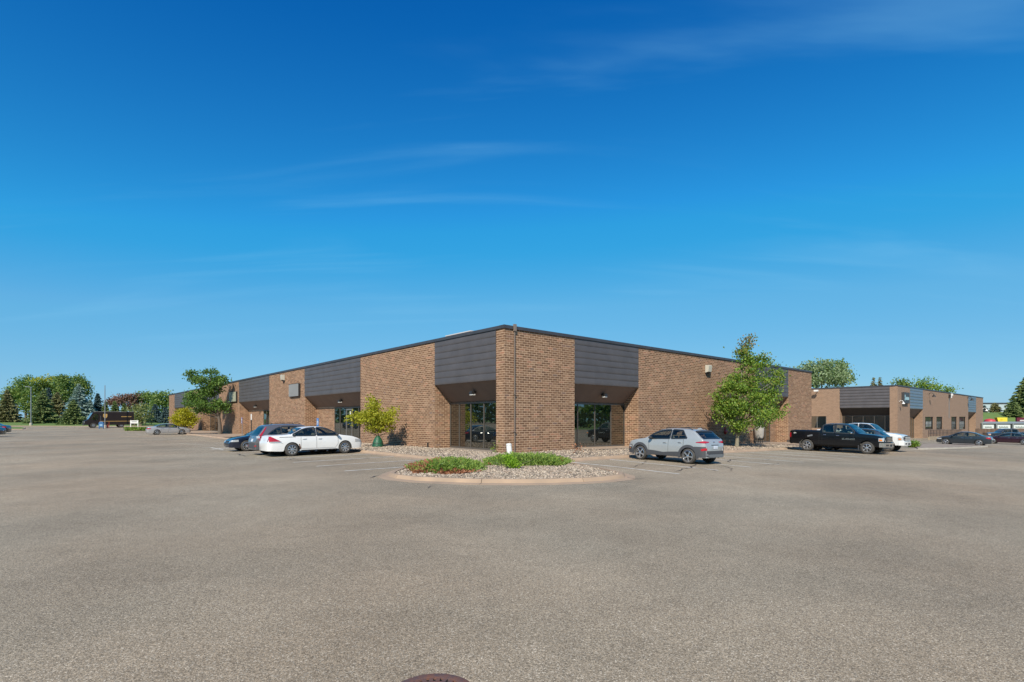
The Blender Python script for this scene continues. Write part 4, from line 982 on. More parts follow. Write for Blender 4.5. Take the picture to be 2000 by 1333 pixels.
    def wheels(s, root, spokes=7, rimr=.235, w=.215, rim=None, style='y', track=None):
        s.seatx = getattr(s, 'seatx', s.xw[0] + s.wb * .50); s.finish(root)
        rim = rim or M['alloy']; tr = track or s.W / 2 - .015; first = None
        for i, xw in enumerate(s.xw):
            for sg in (1, -1):
                if first is None:
                    e = empty('wheel'); r = s.wr; mb = MB()
                    mb.lathe([(rimr - .005, 0), (rimr + .01, .012), (rimr + (r - rimr) * .45, .016), (r - .045, .006), (r - .016, -.012), (r, -.045), (r + .001, -w / 2), (r, -w + .045), (r - .02, -w + .01), (rimr, -w)], 40, axis='y'); mb.build('tyre', M['rubber'], e, True, 25)
                    mb = MB(); mb.lathe([(rimr + .002, 0.006), (rimr - .014, .012), (rimr - .02, -.01), (rimr - .028, -.09)], 40, axis='y', mi=0); mb.lathe([(rimr - .028, -.085), (.001, -.088)], 24, axis='y', mi=1)
                    for k in range(spokes):
                        a = 2 * math.pi * k / spokes + .2; Mx = Matrix.Rotation(a, 4, 'Y')
                        if style == 'y':
                            for sp_ in (-1, 1): mb.prism([(.03, -.018 * 1), (rimr - .015, sp_ * .045 - .014), (rimr - .015, sp_ * .045 + .016), (.03, .02)], -.035, .002, axis='y', M=Mx)
                        elif style == 'w': mb.prism([(.03, -.020), (rimr - .015, -.034), (rimr - .015, .034), (.03, .020)], -.04, .004, axis='y', M=Mx)
                        else: mb.prism([(.03, -.016), (rimr - .015, -.014), (rimr - .015, .014), (.03, .016)], -.035, .002, axis='y', M=Mx)
                    mb.lathe([(.001, .014), (.03, .012), (.062, .002), (.065, -.03)], 18, axis='y'); mb.build('rim', [rim, M['dkmetal']], e, True, 30)
                    first = e; o = e; o.parent = root
                else:
                    o = first.copy(); COL.objects.link(o)
                    for ch in first.children: c = ch.copy(); COL.objects.link(c); c.parent = o
                    o.parent = root
                o.location = s.P(xw, sg * tr, s.wr - .004); o.rotation_euler = (0, random.uniform(0, 1.2) if False else 0, 0 if sg > 0 else math.pi)
                if sg > 0: o.rotation_euler = (0, .3 + i, 0)
                else: o.rotation_euler = (0, .5 + i, math.pi)
def paint(name, col, metal=0.0, rough=.35, flake=0.0):
    return mat(name, col, rough, metal=metal, coat=1.0, noise=(2.2, .06))
def place(root, pos, head, Lc):
    """stand a vehicle on the sloping lot"""
    h = Vector((head[0], head[1], 0)).normalized(); l_ = Vector((-h.y, h.x, 0)); e = 1.3
    zf = gz(pos.x + h.x * e, pos.y + h.y * e); zr = gz(pos.x - h.x * e, pos.y - h.y * e); zl = gz(pos.x + l_.x, pos.y + l_.y); zn = gz(pos.x - l_.x, pos.y - l_.y)
    X = (h + Vector((0, 0, (zf - zr) / (2 * e)))).normalized(); Y = (l_ + Vector((0, 0, (zl - zn) / 2))).normalized(); Z = X.cross(Y).normalized(); Y = Z.cross(X)
    root.matrix_world = Matrix(((X.x, Y.x, Z.x, pos.x), (X.y, Y.y, Z.y, pos.y), (X.z, Y.z, Z.z, (zf + zr) / 2 + .008), (0, 0, 0, 1)))
_dg = None
def text(name, body, size, m, parent, loc, rot, ext=.003, bold=.0):
    cu = bpy.data.curves.new(name, 'FONT'); cu.body = body; cu.size = size; cu.extrude = ext; cu.offset = bold; cu.align_x = 'CENTER'; cu.align_y = 'CENTER'; cu.materials.append(m)
    o = bpy.data.objects.new('type', cu); COL.objects.link(o); bpy.context.view_layer.update(); me = bpy.data.meshes.new_from_object(o.evaluated_get(bpy.context.evaluated_depsgraph_get())); bpy.data.objects.remove(o)
    me.name = name; o = link(bpy.data.objects.new(name, me), parent); o.location = loc; o.rotation_euler = rot; return o
def near_mid(px, py, half, away):           # from the midpoint of the near wheels to the car's centre
    p = G(px, py); q = p + Vector((away[0], away[1], 0)) * half; return q

# --- white sedan --------------------------------------------------------
def white_sedan():
    pm = paint('white paint', (.80, .79, .76), rough=.4)
    L_ = 5.10; c = Car(L_, 1.89, [(-.2, .50), (0, .60), (.05, .94), (.14, 1.07), (.30, 1.115), (.95, 1.135), (1.10, 1.15), (1.72, 1.45), (1.95, 1.515), (2.3, 1.545), (2.75, 1.535), (3.05, 1.47), (3.35, 1.33), (3.78, 1.08), (3.95, 1.04), (4.5, .97), (4.85, .86), (5.02, .72), (5.08, .55), (5.3, .5)],
            [(0, .98), (.6, 1.03), (1.3, 1.03), (3.7, 1.00), (4.4, .92), (5.0, .70)], 2.87, 1.16, .345, sill=.27, tumble=.46)
    e = empty('white_sedan', label='white four door sedan with rusted rear wheel arch, parked nose to the left wall', cat='car'); c.shell(pm, e)
    c.windows([(1.22, 2.40), (2.48, 3.62)], e, lo=.03); c.door(1.62, 2.44, pm, e, M['white']); c.door(2.44, 3.62, pm, e, M['white'])
    c.top_patch('windscreen', M['carglass'], 3.0, 3.76, e); c.top_patch('rear_window', M['carglass'], 1.12, 1.74, e)
    # triangular lamps that wrap the corner
    c.side_patch('tail_light', M['redlens'], .06, .60, lambda x: .78, lambda x: 1.05 - max(0, x - .14) * .56, e, off=.010)
    c.side_patch('reversing_lens', M['clearlens'], .06, .64, lambda x: .735, lambda x: .778, e, off=.011)
    c.end_patch('tail_light', M['redlens'], .60, .74, .78, 1.0, False, e); c.end_patch('tail_light', M['redlens'], -.74, -.60, .78, 1.0, False, e)
    c.end_patch('plate', M['plate'], -.17, .17, .80, .94, False, e, off=.012)
    c.side_patch('headlight', M['clearlens'], 4.62, 4.98, lambda x: .62 + (x - 4.62) * .05, lambda x: .80 - (x - 4.62) * .12, e, off=.008)
    c.end_patch('grille', M['blackp'], -.45, .45, .55, .70, True, e)
    c.strip('moulding', M['dkmetal'], [(.55, 1.0), (1.35, 1.0)], .022, e, off=.006); c.strip('sill_strip', M['blackp'], [(1.62, .285), (3.6, .285)], .045, e, off=.002)
    c.strip('bumper_gap', M['seam'], [(.02, .71), (.60, .715), (.72, .66)], .010, e)
    c.mirror(3.55, M['blackp'], e); c.wheels(e, 8, .225, style='w')
    c.strip('rust_patch', mat('rust', (.24, .11, .05), .9, noise=(9, .6)), [(1.52, .62), (1.56, .50), (1.60, .36)], .055, e, off=.007); c.strip('rust_patch', M['dkmetal'], [(1.50, .52), (1.555, .34)], .03, e, off=.012)
    place(e, near_mid(621, 888.8, .80, DL), DR, L_)
white_sedan()
# --- grey crossover beside it ------------------------------------------
def grey_suv():
    pm = paint('grey violet paint', (.135, .128, .136), metal=.3)
    L_ = 4.55; c = Car(L_, 1.82, [(-.2, .55), (0, .62), (.05, .98), (.10, 1.05), (.24, 1.22), (.50, 1.58), (.62, 1.635), (1.1, 1.675), (1.9, 1.68), (2.5, 1.64), (2.8, 1.54), (3.35, 1.20), (3.5, 1.13), (4.1, 1.02), (4.4, .88), (4.52, .6)],
            [(0, 1.02), (.5, 1.08), (1.4, 1.04), (3.3, .98), (4.4, .80)], 2.62, .95, .355, sill=.30, tumble=.36, end=.13)
    e = empty('grey_crossover', label='violet grey crossover with tall red tail lights, between the white sedan and the navy car', cat='car'); c.shell(pm, e)
    hi = lambda x: min(c.ze(x) - .02, 1.52)
    def arc(a, b): return lambda x: c.belt(x) + .04 + (min(c.ze(x), c.zt(x) - .14) - c.belt(x) - .04) * max(0, 1 - max(0, (1.55 - x) / .95) ** 2.2)
    for a, b in ((.62, 1.28), (1.34, 2.18), (2.24, 3.22)): c.pane(a, b, lambda x: c.belt(x) + .04, lambda x, a=a, b=b: max(c.belt(x) + .04, arc(a, b)(x)), e, .06)
    c.door(1.32, 2.20, pm, e, M['chrome']); c.door(2.20, 3.22, pm, e, M['chrome'])
    c.top_patch('rear_window', M['carglass'], .12, .50, e, inset=.16); c.top_patch('windscreen', M['carglass'], 2.72, 3.36, e)
    # tail lamps climb the rear pillars
    c.side_patch('tail_light', M['redlens'], .10, .56, lambda x: .88 + max(0, x - .19) * 1.62, lambda x: .98 + (x - .10) * 1.22, e, off=.012)
    c.side_patch('reversing_lens', M['clearlens'], .05, .20, lambda x: .92, lambda x: 1.04, e, off=.014)
    c.side_patch('cladding', M['clad'], .02, .52, lambda x: c.zb(x) + .005, lambda x: .66, e, off=.008); c.strip('sill_trim', M['clad'], [(1.38, .36), (3.1, .36)], .11, e, off=.006)
    for xw in c.xw: c.strip('arch_trim', M['clad'], [(xw + (c.wr + .075) * math.cos(R(a)), c.wr + (c.wr + .075) * math.sin(R(a))) for a in range(0, 181, 15)], .06, e, off=.008)
    c.end_patch('bumper', M['clad'], -.80, .80, .36, .66, False, e, off=.02); c.end_patch('reflector', M['redlens'], .55, .75, .48, .54, False, e, off=.028); c.end_patch('reflector', M['redlens'], -.75, -.55, .48, .54, False, e, off=.028)
    c.end_patch('plate', M['plate'], -.17, .17, .74, .89, False, e, off=.012); c.end_patch('badge', M['chrome'], -.09, .09, .94, 1.02, False, e, off=.014)
    c.mirror(3.05, pm, e); c.wheels(e, 7, .225)
    for sg in (1, -1):
        mb = MB(); mb.tube([c.P(.8, sg * .60, 1.66), c.P(.95, sg * .60, 1.72), c.P(2.3, sg * .60, 1.72), c.P(2.45, sg * .60, 1.66)], .016, 6); mb.build('roof_rail', M['blackp'], e)
    place(e, BW(-7.55, 9.75), DR, L_)
grey_suv()
# --- navy sedan backed into its bay -------------------------------------
def saloon(name, label, pm, L_=4.78, H=1.45, Wd=1.83, wb=2.75, rear=1.08, hatch=False, wr=.33, spokes=10, style='s', lamp='wide', slim=1.0):
    k = H / 1.45; s_ = L_ / 4.78
    T = [(-.2, .52), (0, .60), (.05, .88), (.12, .98), (.30, 1.03), (.62, 1.06), (.85, 1.10), (1.45, 1.36), (1.75, 1.42), (2.1, 1.45), (2.5, 1.44), (2.85, 1.37), (3.15, 1.24), (3.62, .99), (3.78, .96), (4.3, .88), (4.58, .77), (4.72, .62), (4.76, .5)]
    if hatch: T = [(-.2, .52), (0, .60), (.05, .92), (.14, 1.0), (.70, 1.36), (.95, 1.41), (1.5, 1.45)] + T[10:]
    c = Car(L_, Wd, [(x * s_, z * k) for x, z in T], [(0, .90 * k), (.8 * s_, .96 * k), (3.5 * s_, .89 * k), (4.3 * s_, .80 * k), (4.7 * s_, .6 * k)], wb, rear, wr, sill=.22, tumble=.48, end=.17)
    e = empty(name, label=label, cat='car'); c.shell(pm, e)
    q = s_
    c.windows([((.80 if hatch else 1.02) * q, 2.20 * q), (2.27 * q, 3.42 * q)], e); c.door(1.5 * q, 2.24 * q, pm, e, M['chrome']); c.door(2.24 * q, 3.40 * q, pm, e, M['chrome'])
    c.top_patch('windscreen', M['carglass'], 2.92 * q, 3.60 * q, e); c.top_patch('rear_window', M['carglass'], *((.22 * q, .68 * q) if hatch else (.88 * q, 1.48 * q)), e, inset=.10 if hatch else .07)
    c.side_patch('tail_light', M['redlens'], .05, .42 * q, lambda x: .72 * k + (x - .05) * .18, lambda x: .90 * k - (x - .05) * .08, e, off=.010)
    for sg in (1, -1): c.end_patch('tail_light', M['redlens'], sg * .42, sg * .72, .74 * k, .88 * k, False, e)
    c.side_patch('headlight', M['clearlens'], L_ - .50, L_ - .09, lambda x: .60 * k, lambda x: .73 * k - (x - L_ + .5) * .10, e, off=.008)
    for sg in (1, -1): c.end_patch('headlight', M['clearlens'], sg * .48, sg * .74, .58 * k, .68 * k, True, e)
    c.end_patch('grille', M['blackp'], -.38, .38, .42, .66 * k, True, e); c.end_patch('plate', M['plate'], -.16, .16, .62 * k, .74 * k, False, e, off=.012)
    c.mirror(3.28 * q, pm, e); c.wheels(e, spokes, .228, style=style)
    c.strip('bumper_gap', M['seam'], [(.03, .64 * k), (.5, .64 * k)], .010, e)
    return e, c
e, c = saloon('navy_sedan', 'navy blue saloon backed in, left of the violet grey crossover', paint('navy paint', (.008, .014, .034), metal=.3), wr=.34)
place(e, near_mid(596, 877.5, 0, DL) if False else BW(-7.55, 14.9), -DR, 4.78)
e, c = saloon('silver_sedan', 'silver grey saloon parked nose in beside the far yellow bush', paint('silver grey paint', (.42, .41, .41), metal=.35), L_=4.85, spokes=5, style='w')
place(e, near_mid(331, 849.5, .8, DL), DR, 4.85)
e, c = saloon('charcoal_sedan', 'dark slate hatchback sedan parked nose in before the far wing', paint('slate paint', (.040, .052, .062), metal=.6), L_=4.5, H=1.47, wb=2.7, rear=.95, spokes=5, style='y')
place(e, near_mid(1880, 870.6, .8, DR), DL, 4.5)
e, c = saloon('burgundy_sedan', 'dark burgundy saloon at the right edge behind the slate one', paint('burgundy paint', (.040, .008, .020), metal=.5), L_=4.7, H=1.43, spokes=9, style='s')
place(e, near_mid(1971, 868.3, .8, DR), DL, 4.7)
e, c = saloon('blue_grey_sedan', 'pale blue grey saloon partly hidden behind the burgundy one', paint('ice blue paint', (.26, .33, .38), metal=.5), L_=4.75, H=1.5, spokes=5, style='w')
place(e, near_mid(1996, 866.5, .8, DR) + DR * 1.6, DL, 4.7)
# --- silver crossover on the right --------------------------------------
def light_crossover():
    pm = paint('light grey paint', (.40, .415, .41), metal=.25, rough=.38)
    L_ = 4.20; c = Car(L_, 1.80, [(-.2, .60), (0, .72), (.05, .98), (.10, 1.06), (.26, 1.20), (.55, 1.44), (.60, 1.48), (.9, 1.535), (1.5, 1.565), (2.0, 1.55), (2.35, 1.49), (2.65, 1.36), (3.05, 1.12), (3.2, 1.07), (3.7, 1.00), (3.98, .90), (4.12, .74), (4.18, .6)],
            [(0, 1.08), (.5, 1.12), (1.2, 1.07), (2.9, 1.00), (3.8, .88)], 2.60, .78, .340, sill=.30, tumble=.42, end=.15, edge=.06)
    e = empty('silver_crossover', label='pale silver crossover with dark plastic wheel arches, alone by the right wall', cat='car'); c.shell(pm, e)
    def up(x):
        h = min(c.ze(x) - .015, c.zt(x) - .085); return c.belt(x) + .02 + (h - c.belt(x) - .02) * min(1, max(0, (x - .86) / .28))
    for a, b in ((.86, 1.66), (1.74, 2.86)): c.pane(a, b, lambda x: c.belt(x) + .03, lambda x: max(c.belt(x) + .03, up(x)), e, .06)
    c.door(1.02, 1.80, pm, e, pm); c.door(1.80, 2.86, pm, e, pm)
    c.top_patch('rear_window', M['carglass'], .16, .50, e, inset=.10); c.top_patch('windscreen', M['carglass'], 2.30, 3.02, e)
    c.top_patch('spoiler', M['blackp'], .50, .58, e, inset=.06, off=.03, n=3)
    c.side_patch('tail_light', M['redlens'], .03, .42, lambda x: .93 + x * .04, lambda x: 1.025 - abs(x - .1) * .16, e, off=.012)
    for sg in (1, -1):
        c.end_patch('tail_light', M['redlens'], sg * .38, sg * .76, 0, 1, False, e, off=.012, zf=lambda y: (.96 - .03 * (abs(y) - .38) / .38, 1.0 + .03 * (abs(y) - .38) / .38))
        c.end_patch('bumper_lamp', M['redlens'], sg * .66, sg * .77, .62, .72, False, e, off=.026, ny=5)
        c.end_patch('reversing_lens', M['clearlens'], sg * .50, sg * .60, .60, .70, False, e, off=.026, ny=4)
    c.side_patch('bumper_lamp', M['redlens'], .07, .17, lambda x: .60, lambda x: .72 - x * .2, e, off=.026)
    # cladding
    for xw in c.xw:
        c.strip('arch_trim', M['clad'], [(xw + (c.wr + .10) * math.cos(R(a)), c.wr + (c.wr + .10) * math.sin(R(a))) for a in range(-12, 193, 12)], .12, e, off=.012)
    c.side_patch('sill_trim', M['clad'], 1.16, 2.96, lambda x: c.sill + .005, lambda x: .45 + .06 * abs(math.sin((x - 1.16) / 1.8 * math.pi + 1.57)), e, off=.014)
    c.side_patch('bumper', M['clad'], .015, .50, lambda x: max(c.zb(x) + .002, .32), lambda x: .78 - .02 * x, e, off=.016)
    c.end_patch('bumper', M['clad'], -.86, .86, .36, .60, False, e, off=.018); c.end_patch('skid_plate', M['steel'], -.50, .50, .34, .45, False, e, off=.04)
    for sg in (1, -1): c.end_patch('skid_plate', M['steel'], sg * .50, sg * .72, 0, 1, False, e, off=.04, zf=lambda y: (.36 + .2 * (abs(y) - .5), .42 + .45 * (abs(y) - .5)), ny=4)
    c.side_patch('nose_trim', M['clad'], 3.86, 4.17, lambda x: max(c.zb(x), .32), lambda x: .72 - .1 * (x - 3.86), e, off=.014)
    c.side_patch('headlight', M['clearlens'], 3.90, 4.10, lambda x: .60, lambda x: .68, e, off=.022); c.side_patch('indicator', M['amber'], 3.97, 4.02, lambda x: .52, lambda x: .56, e, off=.024)
    c.end_patch('plate', M['plate'], -.17, .17, .68, .82, False, e, off=.014); c.end_patch('badge', M['chrome'], -.07, .07, .95, 1.0, False, e, off=.014); c.end_patch('tailgate_recess', M['dkmetal'], -.28, .28, .84, .865, False, e, off=.012)
    mb = MB(); mb.prism([(.62 - 2.1, 1.50), (.72 - 2.1, 1.585), (.80 - 2.1, 1.585), (.90 - 2.1, 1.53)], -.02, .02); mb.build('aerial_fin', pm, e)
    for sg in (1, -1):
        mb = MB(); mb.tube([c.P(.75, sg * .56, 1.50), c.P(.95, sg * .565, 1.575), c.P(1.5, sg * .57, 1.602), c.P(2.0, sg * .57, 1.575), c.P(2.15, sg * .57, 1.52)], .016, 6); mb.build('roof_rail', M['blackp'], e)
    c.mirror(2.72, M['blackp'], e); c.wheels(e, 5, .245, style='w', w=.22)
    place(e, near_mid(1298, 902.3, .76, DR), (DL.x + .06, DL.y, 0), L_)
light_crossover()
# --- pickups --------------------------------------------------------------
def pickup(name, label, pm, L_=5.84, H=1.97, wb=3.64, rear=1.22, dark=True, bed=1.62, cab0=2.02):
    T = [(-.2, .7), (0, .85), (.02, 1.25), (.05, 1.36), (.3, 1.375), (cab0 - .03, 1.375), (cab0 + .02, 1.42), (cab0 + .10, 1.70), (cab0 + .22, 1.82), (cab0 + .5, 1.865), (3.1, 1.875), (3.55, 1.85), (3.75, 1.78), (4.28, 1.33), (4.38, 1.28), (5.2, 1.215), (5.62, 1.13), (5.70, 1.05), (5.82, .7)]
    c = Car(L_, 2.03, [(x, z * H / 1.87) for x, z in T], [(x, z * H / 1.87) for x, z in ((0, 1.30), (1.9, 1.31), (2.3, 1.24), (4.2, 1.20), (5.6, 1.02))], wb, rear, .405, sill=.48, tumble=.27, end=.05, edge=.07, bumper=.52, archgap=.08, sig=.035, zc=(.92, .75))
    e = empty(name, label=label, cat='pickup truck'); c.shell(pm, e)
    mb = MB(); x0, x1 = .10 - L_ / 2, cab0 - .06 - L_ / 2; mb.box(x0, x1, -.80, .80, 1.385 * H / 1.87, 1.392 * H / 1.87); mb.build('bed_cover', M['blackp'], e)
    c.windows([(cab0 + .20, 2.92), (3.02, 4.12)], e, lo=.045, hi=.05); c.door(cab0 + .16, 2.97, pm, e, M['chrome']); c.door(2.97, 4.10, pm, e, M['chrome'])
    c.top_patch('windscreen', M['carglass'], 3.66, 4.27, e, inset=.09)
    c.strip('cab_gap', M['seam'], [(cab0 - .02, .55), (cab0 - .02, 1.35)], .022, e, off=.004)
    c.side_patch('tail_light', M['redlens'], .03, .16, lambda x: .93, lambda x: 1.25, e, off=.014)
    for sg in (1, -1): c.end_patch('tail_light', M['redlens'], sg * .70, sg * .80, .93, 1.25, False, e)
    for sg in (1, -1):
        c.end_patch('headlight', M['clearlens'], sg * .60, sg * .80, .84, 1.10, True, e, off=.02)
    c.side_patch('headlight', M['clearlens'], L_ - .34, L_ - .06, lambda x: .84, lambda x: 1.06, e, off=.016)
    c.side_patch('indicator', M['amber'], L_ - .30, L_ - .14, lambda x: .88, lambda x: .98, e, off=.021)
    c.seatx = 3.25
    c.mirror(4.02, M['chrome'] if dark else M['blackp'], e, z=1.32)
    c.wheels(e, 6, .25, w=.25, style='w', track=.985)
    for xw in c.xw:
        for sg in (1, -1):
            mb = MB(); mb.box(xw - .50 - L_ / 2, xw - .47 - L_ / 2, min(sg * .80, sg * 1.0), max(sg * .80, sg * 1.0), .22, .62); mb.build('mud_flap', M['clad'], e)
    # front end: grille bars and bumper
    mt = M['chrome'] if dark else pm
    mb = MB(); xf = L_ / 2
    mb.box(xf - .04, xf + .02, -.60, .60, .80, 1.17); mb.build('grille', M['blackp'], e)
    for z in (.86, .955, 1.07): mb = MB(); mb.box(xf + .021, xf + .045, -.58, .58, z - .028, z + .028); mb.build('grille_bar', mt, e)
    mb = MB(); mb.prism([(xf - .30, -1.0), (xf + .02, -.93), (xf + .10, -.55), (xf + .11, 0), (xf + .10, .55), (xf + .02, .93), (xf - .30, 1.0), (xf - .30, .8), (xf - .02, .0), (xf - .30, -.8)], .48, .76, axis='z'); bp_ = mb.build('front_bumper', mt, e)
    for y in (-.62, .62): mb = MB(); mb.box(xf + .055, xf + .105, y - .13, y + .13, .56, .66); mb.build('fog_lamp', M['dkmetal'], bp_)
    mb = MB(); mb.box(xf + .104, xf + .114, -.22, .22, .52, .66); mb.build('air_intake', M['blackp'], bp_)
    mb = MB(); mb.box(-xf - .16, -xf + .02, -.92, .92, .54, .72); mb.build('rear_bumper', M['chrome'] if dark else M['blackp'], e)
    mb = MB(); mb.tube([(-xf - .02, 0, .50), (-xf - .24, 0, .46), (-xf - .28, 0, .52)], .03, 6); mb.build('tow_hitch', M['dkmetal'], e)
    mb = MB(); mb.box(-xf + .9, xf - 1.2, -.45, .45, .36, .5); mb.build('frame_rail', M['dkmetal'], e)
    return e, c
bk = mat('black paint', (.003, .0035, .005), .3, coat=.45, spec=.3)
e, c = pickup('black_pickup', 'black crew cab pickup with chrome bumper, backed in on the right', bk)
x_ = 3.55; text('lettering', 'SILVERADO', .15, M['chrome'], e, c.P(3.80, -(c.side(3.8, .93) + .012), .93), (R(90), 0, 0), bold=.004)
text('decal', 'Z71', .11, M['white'], e, c.P(.42, -(c.side(.42, 1.24) + .012), 1.235), (R(90), 0, 0), bold=.003)
mb = MB(); mb.box(-.17, .17, -.004, .0, -.05, .05); o = mb.build('decal', M['steel'], e); o.location = c.P(1.42, -(c.side(1.42, 1.05) + .010), 1.08); o.rotation_euler = (0, R(-14), 0)
pk = near_mid(1632, 884.2, .98, DR); pk = pk + DL * .12; place(e, pk, -DL, 5.84)
e, c = pickup('white_pickup', 'white crew cab pickup, only roof and nose showing beyond the black one', paint('white truck paint', (.78, .78, .76)), H=2.06, dark=False)
place(e, pk + DR * 5.9 + DL * .35, -DL, 5.84)
e, c = saloon('slate_hatchback', 'slate blue car squeezed between the black and the white pickup', paint('slate blue paint', (.045, .062, .085), metal=.6), L_=4.5, H=1.66, wb=2.65, rear=.95, hatch=True)
place(e, pk + DR * 2.95 + DL * .0, DL, 4.5)
# dark pickup at the far right behind the saloons
e, c = pickup('dark_pickup', 'dark blue pickup behind the parked saloons at the far right', paint('dark blue paint', (.012, .022, .038), metal=.3), H=1.9)
p = G(1978, 864); place(e, Vector((p.x + 4.5, p.y + 5.5, 0)), (-.92, .30, 0), 5.84)
# --- cars in the left lot --------------------------------------------------
e, c = saloon('teal_suv', 'dark teal car at the left edge, farther of the two tails', paint('dark teal paint', (.010, .040, .058), metal=.5), L_=4.6, H=1.66, wr=.36, wb=2.7, rear=.95)
p = G(14, 848.0); place(e, Vector((p.x - 2.1, p.y - .6, 0)), (-.93, -.37, 0), 4.6)
e, c = saloon('teal_sedan', 'dark teal saloon at the left edge, nearer of the two tails', paint('deep teal paint', (.012, .050, .070), metal=.5), L_=4.6, H=1.5)
p = G(12, 853.5); place(e, Vector((p.x - 2.7, p.y - .6, 0)), (-.93, -.37, 0), 4.6)

# --- brown delivery truck ----------------------------------------------------
def step_van():
    br = mat('dark brown paint', (.016, .008, .006), .5, coat=.05, noise=(.8, .3)); gold = mat('gold print', (.55, .34, .10), .5)
    L_ = 7.9; h0, H_ = .55, 3.15; w = 1.15
    e = empty('delivery_truck', label='dark brown step van with gold stripe parked before the far conifers', cat='delivery truck')
    mb = MB(); mb.box(-L_ / 2, L_ / 2 - 2.2, -w, w, h0, H_); mb.build('body', br, e)
    mb = MB(); mb.prism([(L_ / 2 - 2.195, h0 + .1), (L_ / 2 - .15, h0 + .05), (L_ / 2, h0 + .25), (L_ / 2, 1.35), (L_ / 2 - .55, 1.62), (L_ / 2 - 1.30, H_ - .12), (L_ / 2 - 1.5, H_), (L_ / 2 - 2.195, H_)], -w + .05, w - .05); cab = mb.build('cab', br, e)
    mb = MB(); mb.box(-L_ / 2 - .02, L_ / 2 - 1.7, -w - .03, w + .03, H_ + .001, H_ + .06); mb.build('roof', mat('translucent roof', (.30, .29, .26), .6), e)
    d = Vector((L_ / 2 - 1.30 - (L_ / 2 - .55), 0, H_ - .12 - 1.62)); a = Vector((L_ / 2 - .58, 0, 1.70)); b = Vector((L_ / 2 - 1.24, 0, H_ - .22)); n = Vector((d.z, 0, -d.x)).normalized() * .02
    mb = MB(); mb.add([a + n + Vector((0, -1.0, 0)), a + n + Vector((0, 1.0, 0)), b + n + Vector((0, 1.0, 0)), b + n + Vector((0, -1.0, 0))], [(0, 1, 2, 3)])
    mb.build('windscreen', mat('sky coloured screen', (.20, .30, .36), .08, metal=.6), e)  # sky sheen put into the windscreen's own colour
    for sg in (1, -1):
        mb = MB(); mb.prism([(L_ / 2 - 2.1, 1.6), (L_ / 2 - .95, 1.6), (L_ / 2 - 1.55, 2.75), (L_ / 2 - 2.1, 2.75)], sg * (w - .05), sg * (w - .035)); mb.build('side_window', M['carglass'], e)
        mb = MB(); mb.box(-L_ / 2 + .05, L_ / 2 - 2.3, min(sg * w, sg * (w + .012)), max(sg * w, sg * (w + .012)), 1.25, 1.33); mb.build('gold_stripe', gold, e)
        mb = MB(); Y0 = sg * (w + .001); Y1 = sg * (w + .015); x0 = L_ / 2 - 3.2
        mb.prism([(x0 - .32, 2.75), (x0 + .32, 2.75), (x0 + .34, 2.3), (x0 + .2, 2.0), (x0, 1.85), (x0 - .2, 2.0), (x0 - .34, 2.3)], Y0, Y1); mb.build('shield_emblem', gold, e)
        m2 = MB()
        for k in range(11): m2.box(-L_ / 2 + .45 + k * .155, -L_ / 2 + .56 + k * .155, min(Y0, Y1), max(Y0, Y1), 2.12, 2.27)
        m2.build('lettering', gold, e)
        mb = MB(); mb.box(L_ / 2 - 2.5, L_ / 2 - 2.46, sg * w - .03, sg * w + .03, .7, 2.4); mb.build('grab_rail', M['steel'], e)
        mb = MB(); mb.box(L_ / 2 - .05, L_ / 2 + .03, sg * .85 - .14, sg * .85 + .14, 1.05, 1.28); mb.build('headlight', M['clearlens'], e)
        mb = MB(); mb.box(L_ / 2 - 1.2, L_ / 2 - 1.05, sg * 1.3 - .12, sg * 1.3 + .12, 1.9, 2.3); mb.build('wing_mirror', M['dkmetal'], e)
        for xw in (-L_ / 2 + 2.1, L_ / 2 - 1.35):
            mb = MB(); Y = sg * (w - .02); mb.lathe([(.24, 0), (.47, .0), (.50, -.06), (.50, -.24), (.2, -.25)] if sg > 0 else [(.24, 0), (.47, .0), (.50, .06), (.50, .24), (.2, .25)], 24, axis='y', c=(xw, Y, .5)); we = mb.build('wheel', M['rubber'], e, True)
            mb = MB(); mb.lathe([(.001, 0.01), (.245, .0)] if sg > 0 else [(.001, -.01), (.245, 0)], 20, axis='y', c=(xw, Y, .5)); mb.build('rim', M['steel'], we)
    mb = MB(); mb.box(L_ / 2 - .02, L_ / 2 + .10, -1.1, 1.1, .55, .80); mb.build('bumper', M['dkmetal'], e)
    mb = MB(); mb.box(L_ / 2, L_ / 2 + .02, -.6, .6, .9, 1.35); mb.build('grille', M['dkmetal'], e)
    return e
e = step_van(); p = G(213, 836); p2 = p + Vector((-.8, 1.0, 0)); place(e, p2, (-.69, -.73, 0), 7.9)
# ---------------------------------------------------------------- vegetation
LG = {}
LG['maple'] = leaf_mat('maple leaves', [(0.075, 0.144, 0.028), (0.129, 0.227, 0.033), (0.190, 0.304, 0.040), (0.251, 0.356, 0.049), (0.304, 0.304, 0.061)])
LG['mapletop'] = leaf_mat('turning leaves', [(0.110, 0.179, 0.035), (0.221, 0.235, 0.055), (0.304, 0.206, 0.068), (0.276, 0.166, 0.083)])
LG['dark'] = leaf_mat('dark leaves', [(0.049, 0.101, 0.024), (0.088, 0.167, 0.035), (0.140, 0.238, 0.046), (0.203, 0.290, 0.062)])
LG['yellow'] = leaf_mat('yellow green leaves', [(0.253, 0.265, 0.025), (0.380, 0.366, 0.032), (0.481, 0.455, 0.044), (0.304, 0.354, 0.032)], .4)
LG['gold'] = leaf_mat('gold green leaves', [(0.299, 0.287, 0.023), (0.414, 0.391, 0.023), (0.483, 0.425, 0.023)], .4)
LG['juniper'] = leaf_mat('juniper sprays', [(0.095, 0.173, 0.033), (0.157, 0.255, 0.044), (0.231, 0.328, 0.057), (0.304, 0.382, 0.074)], .2)
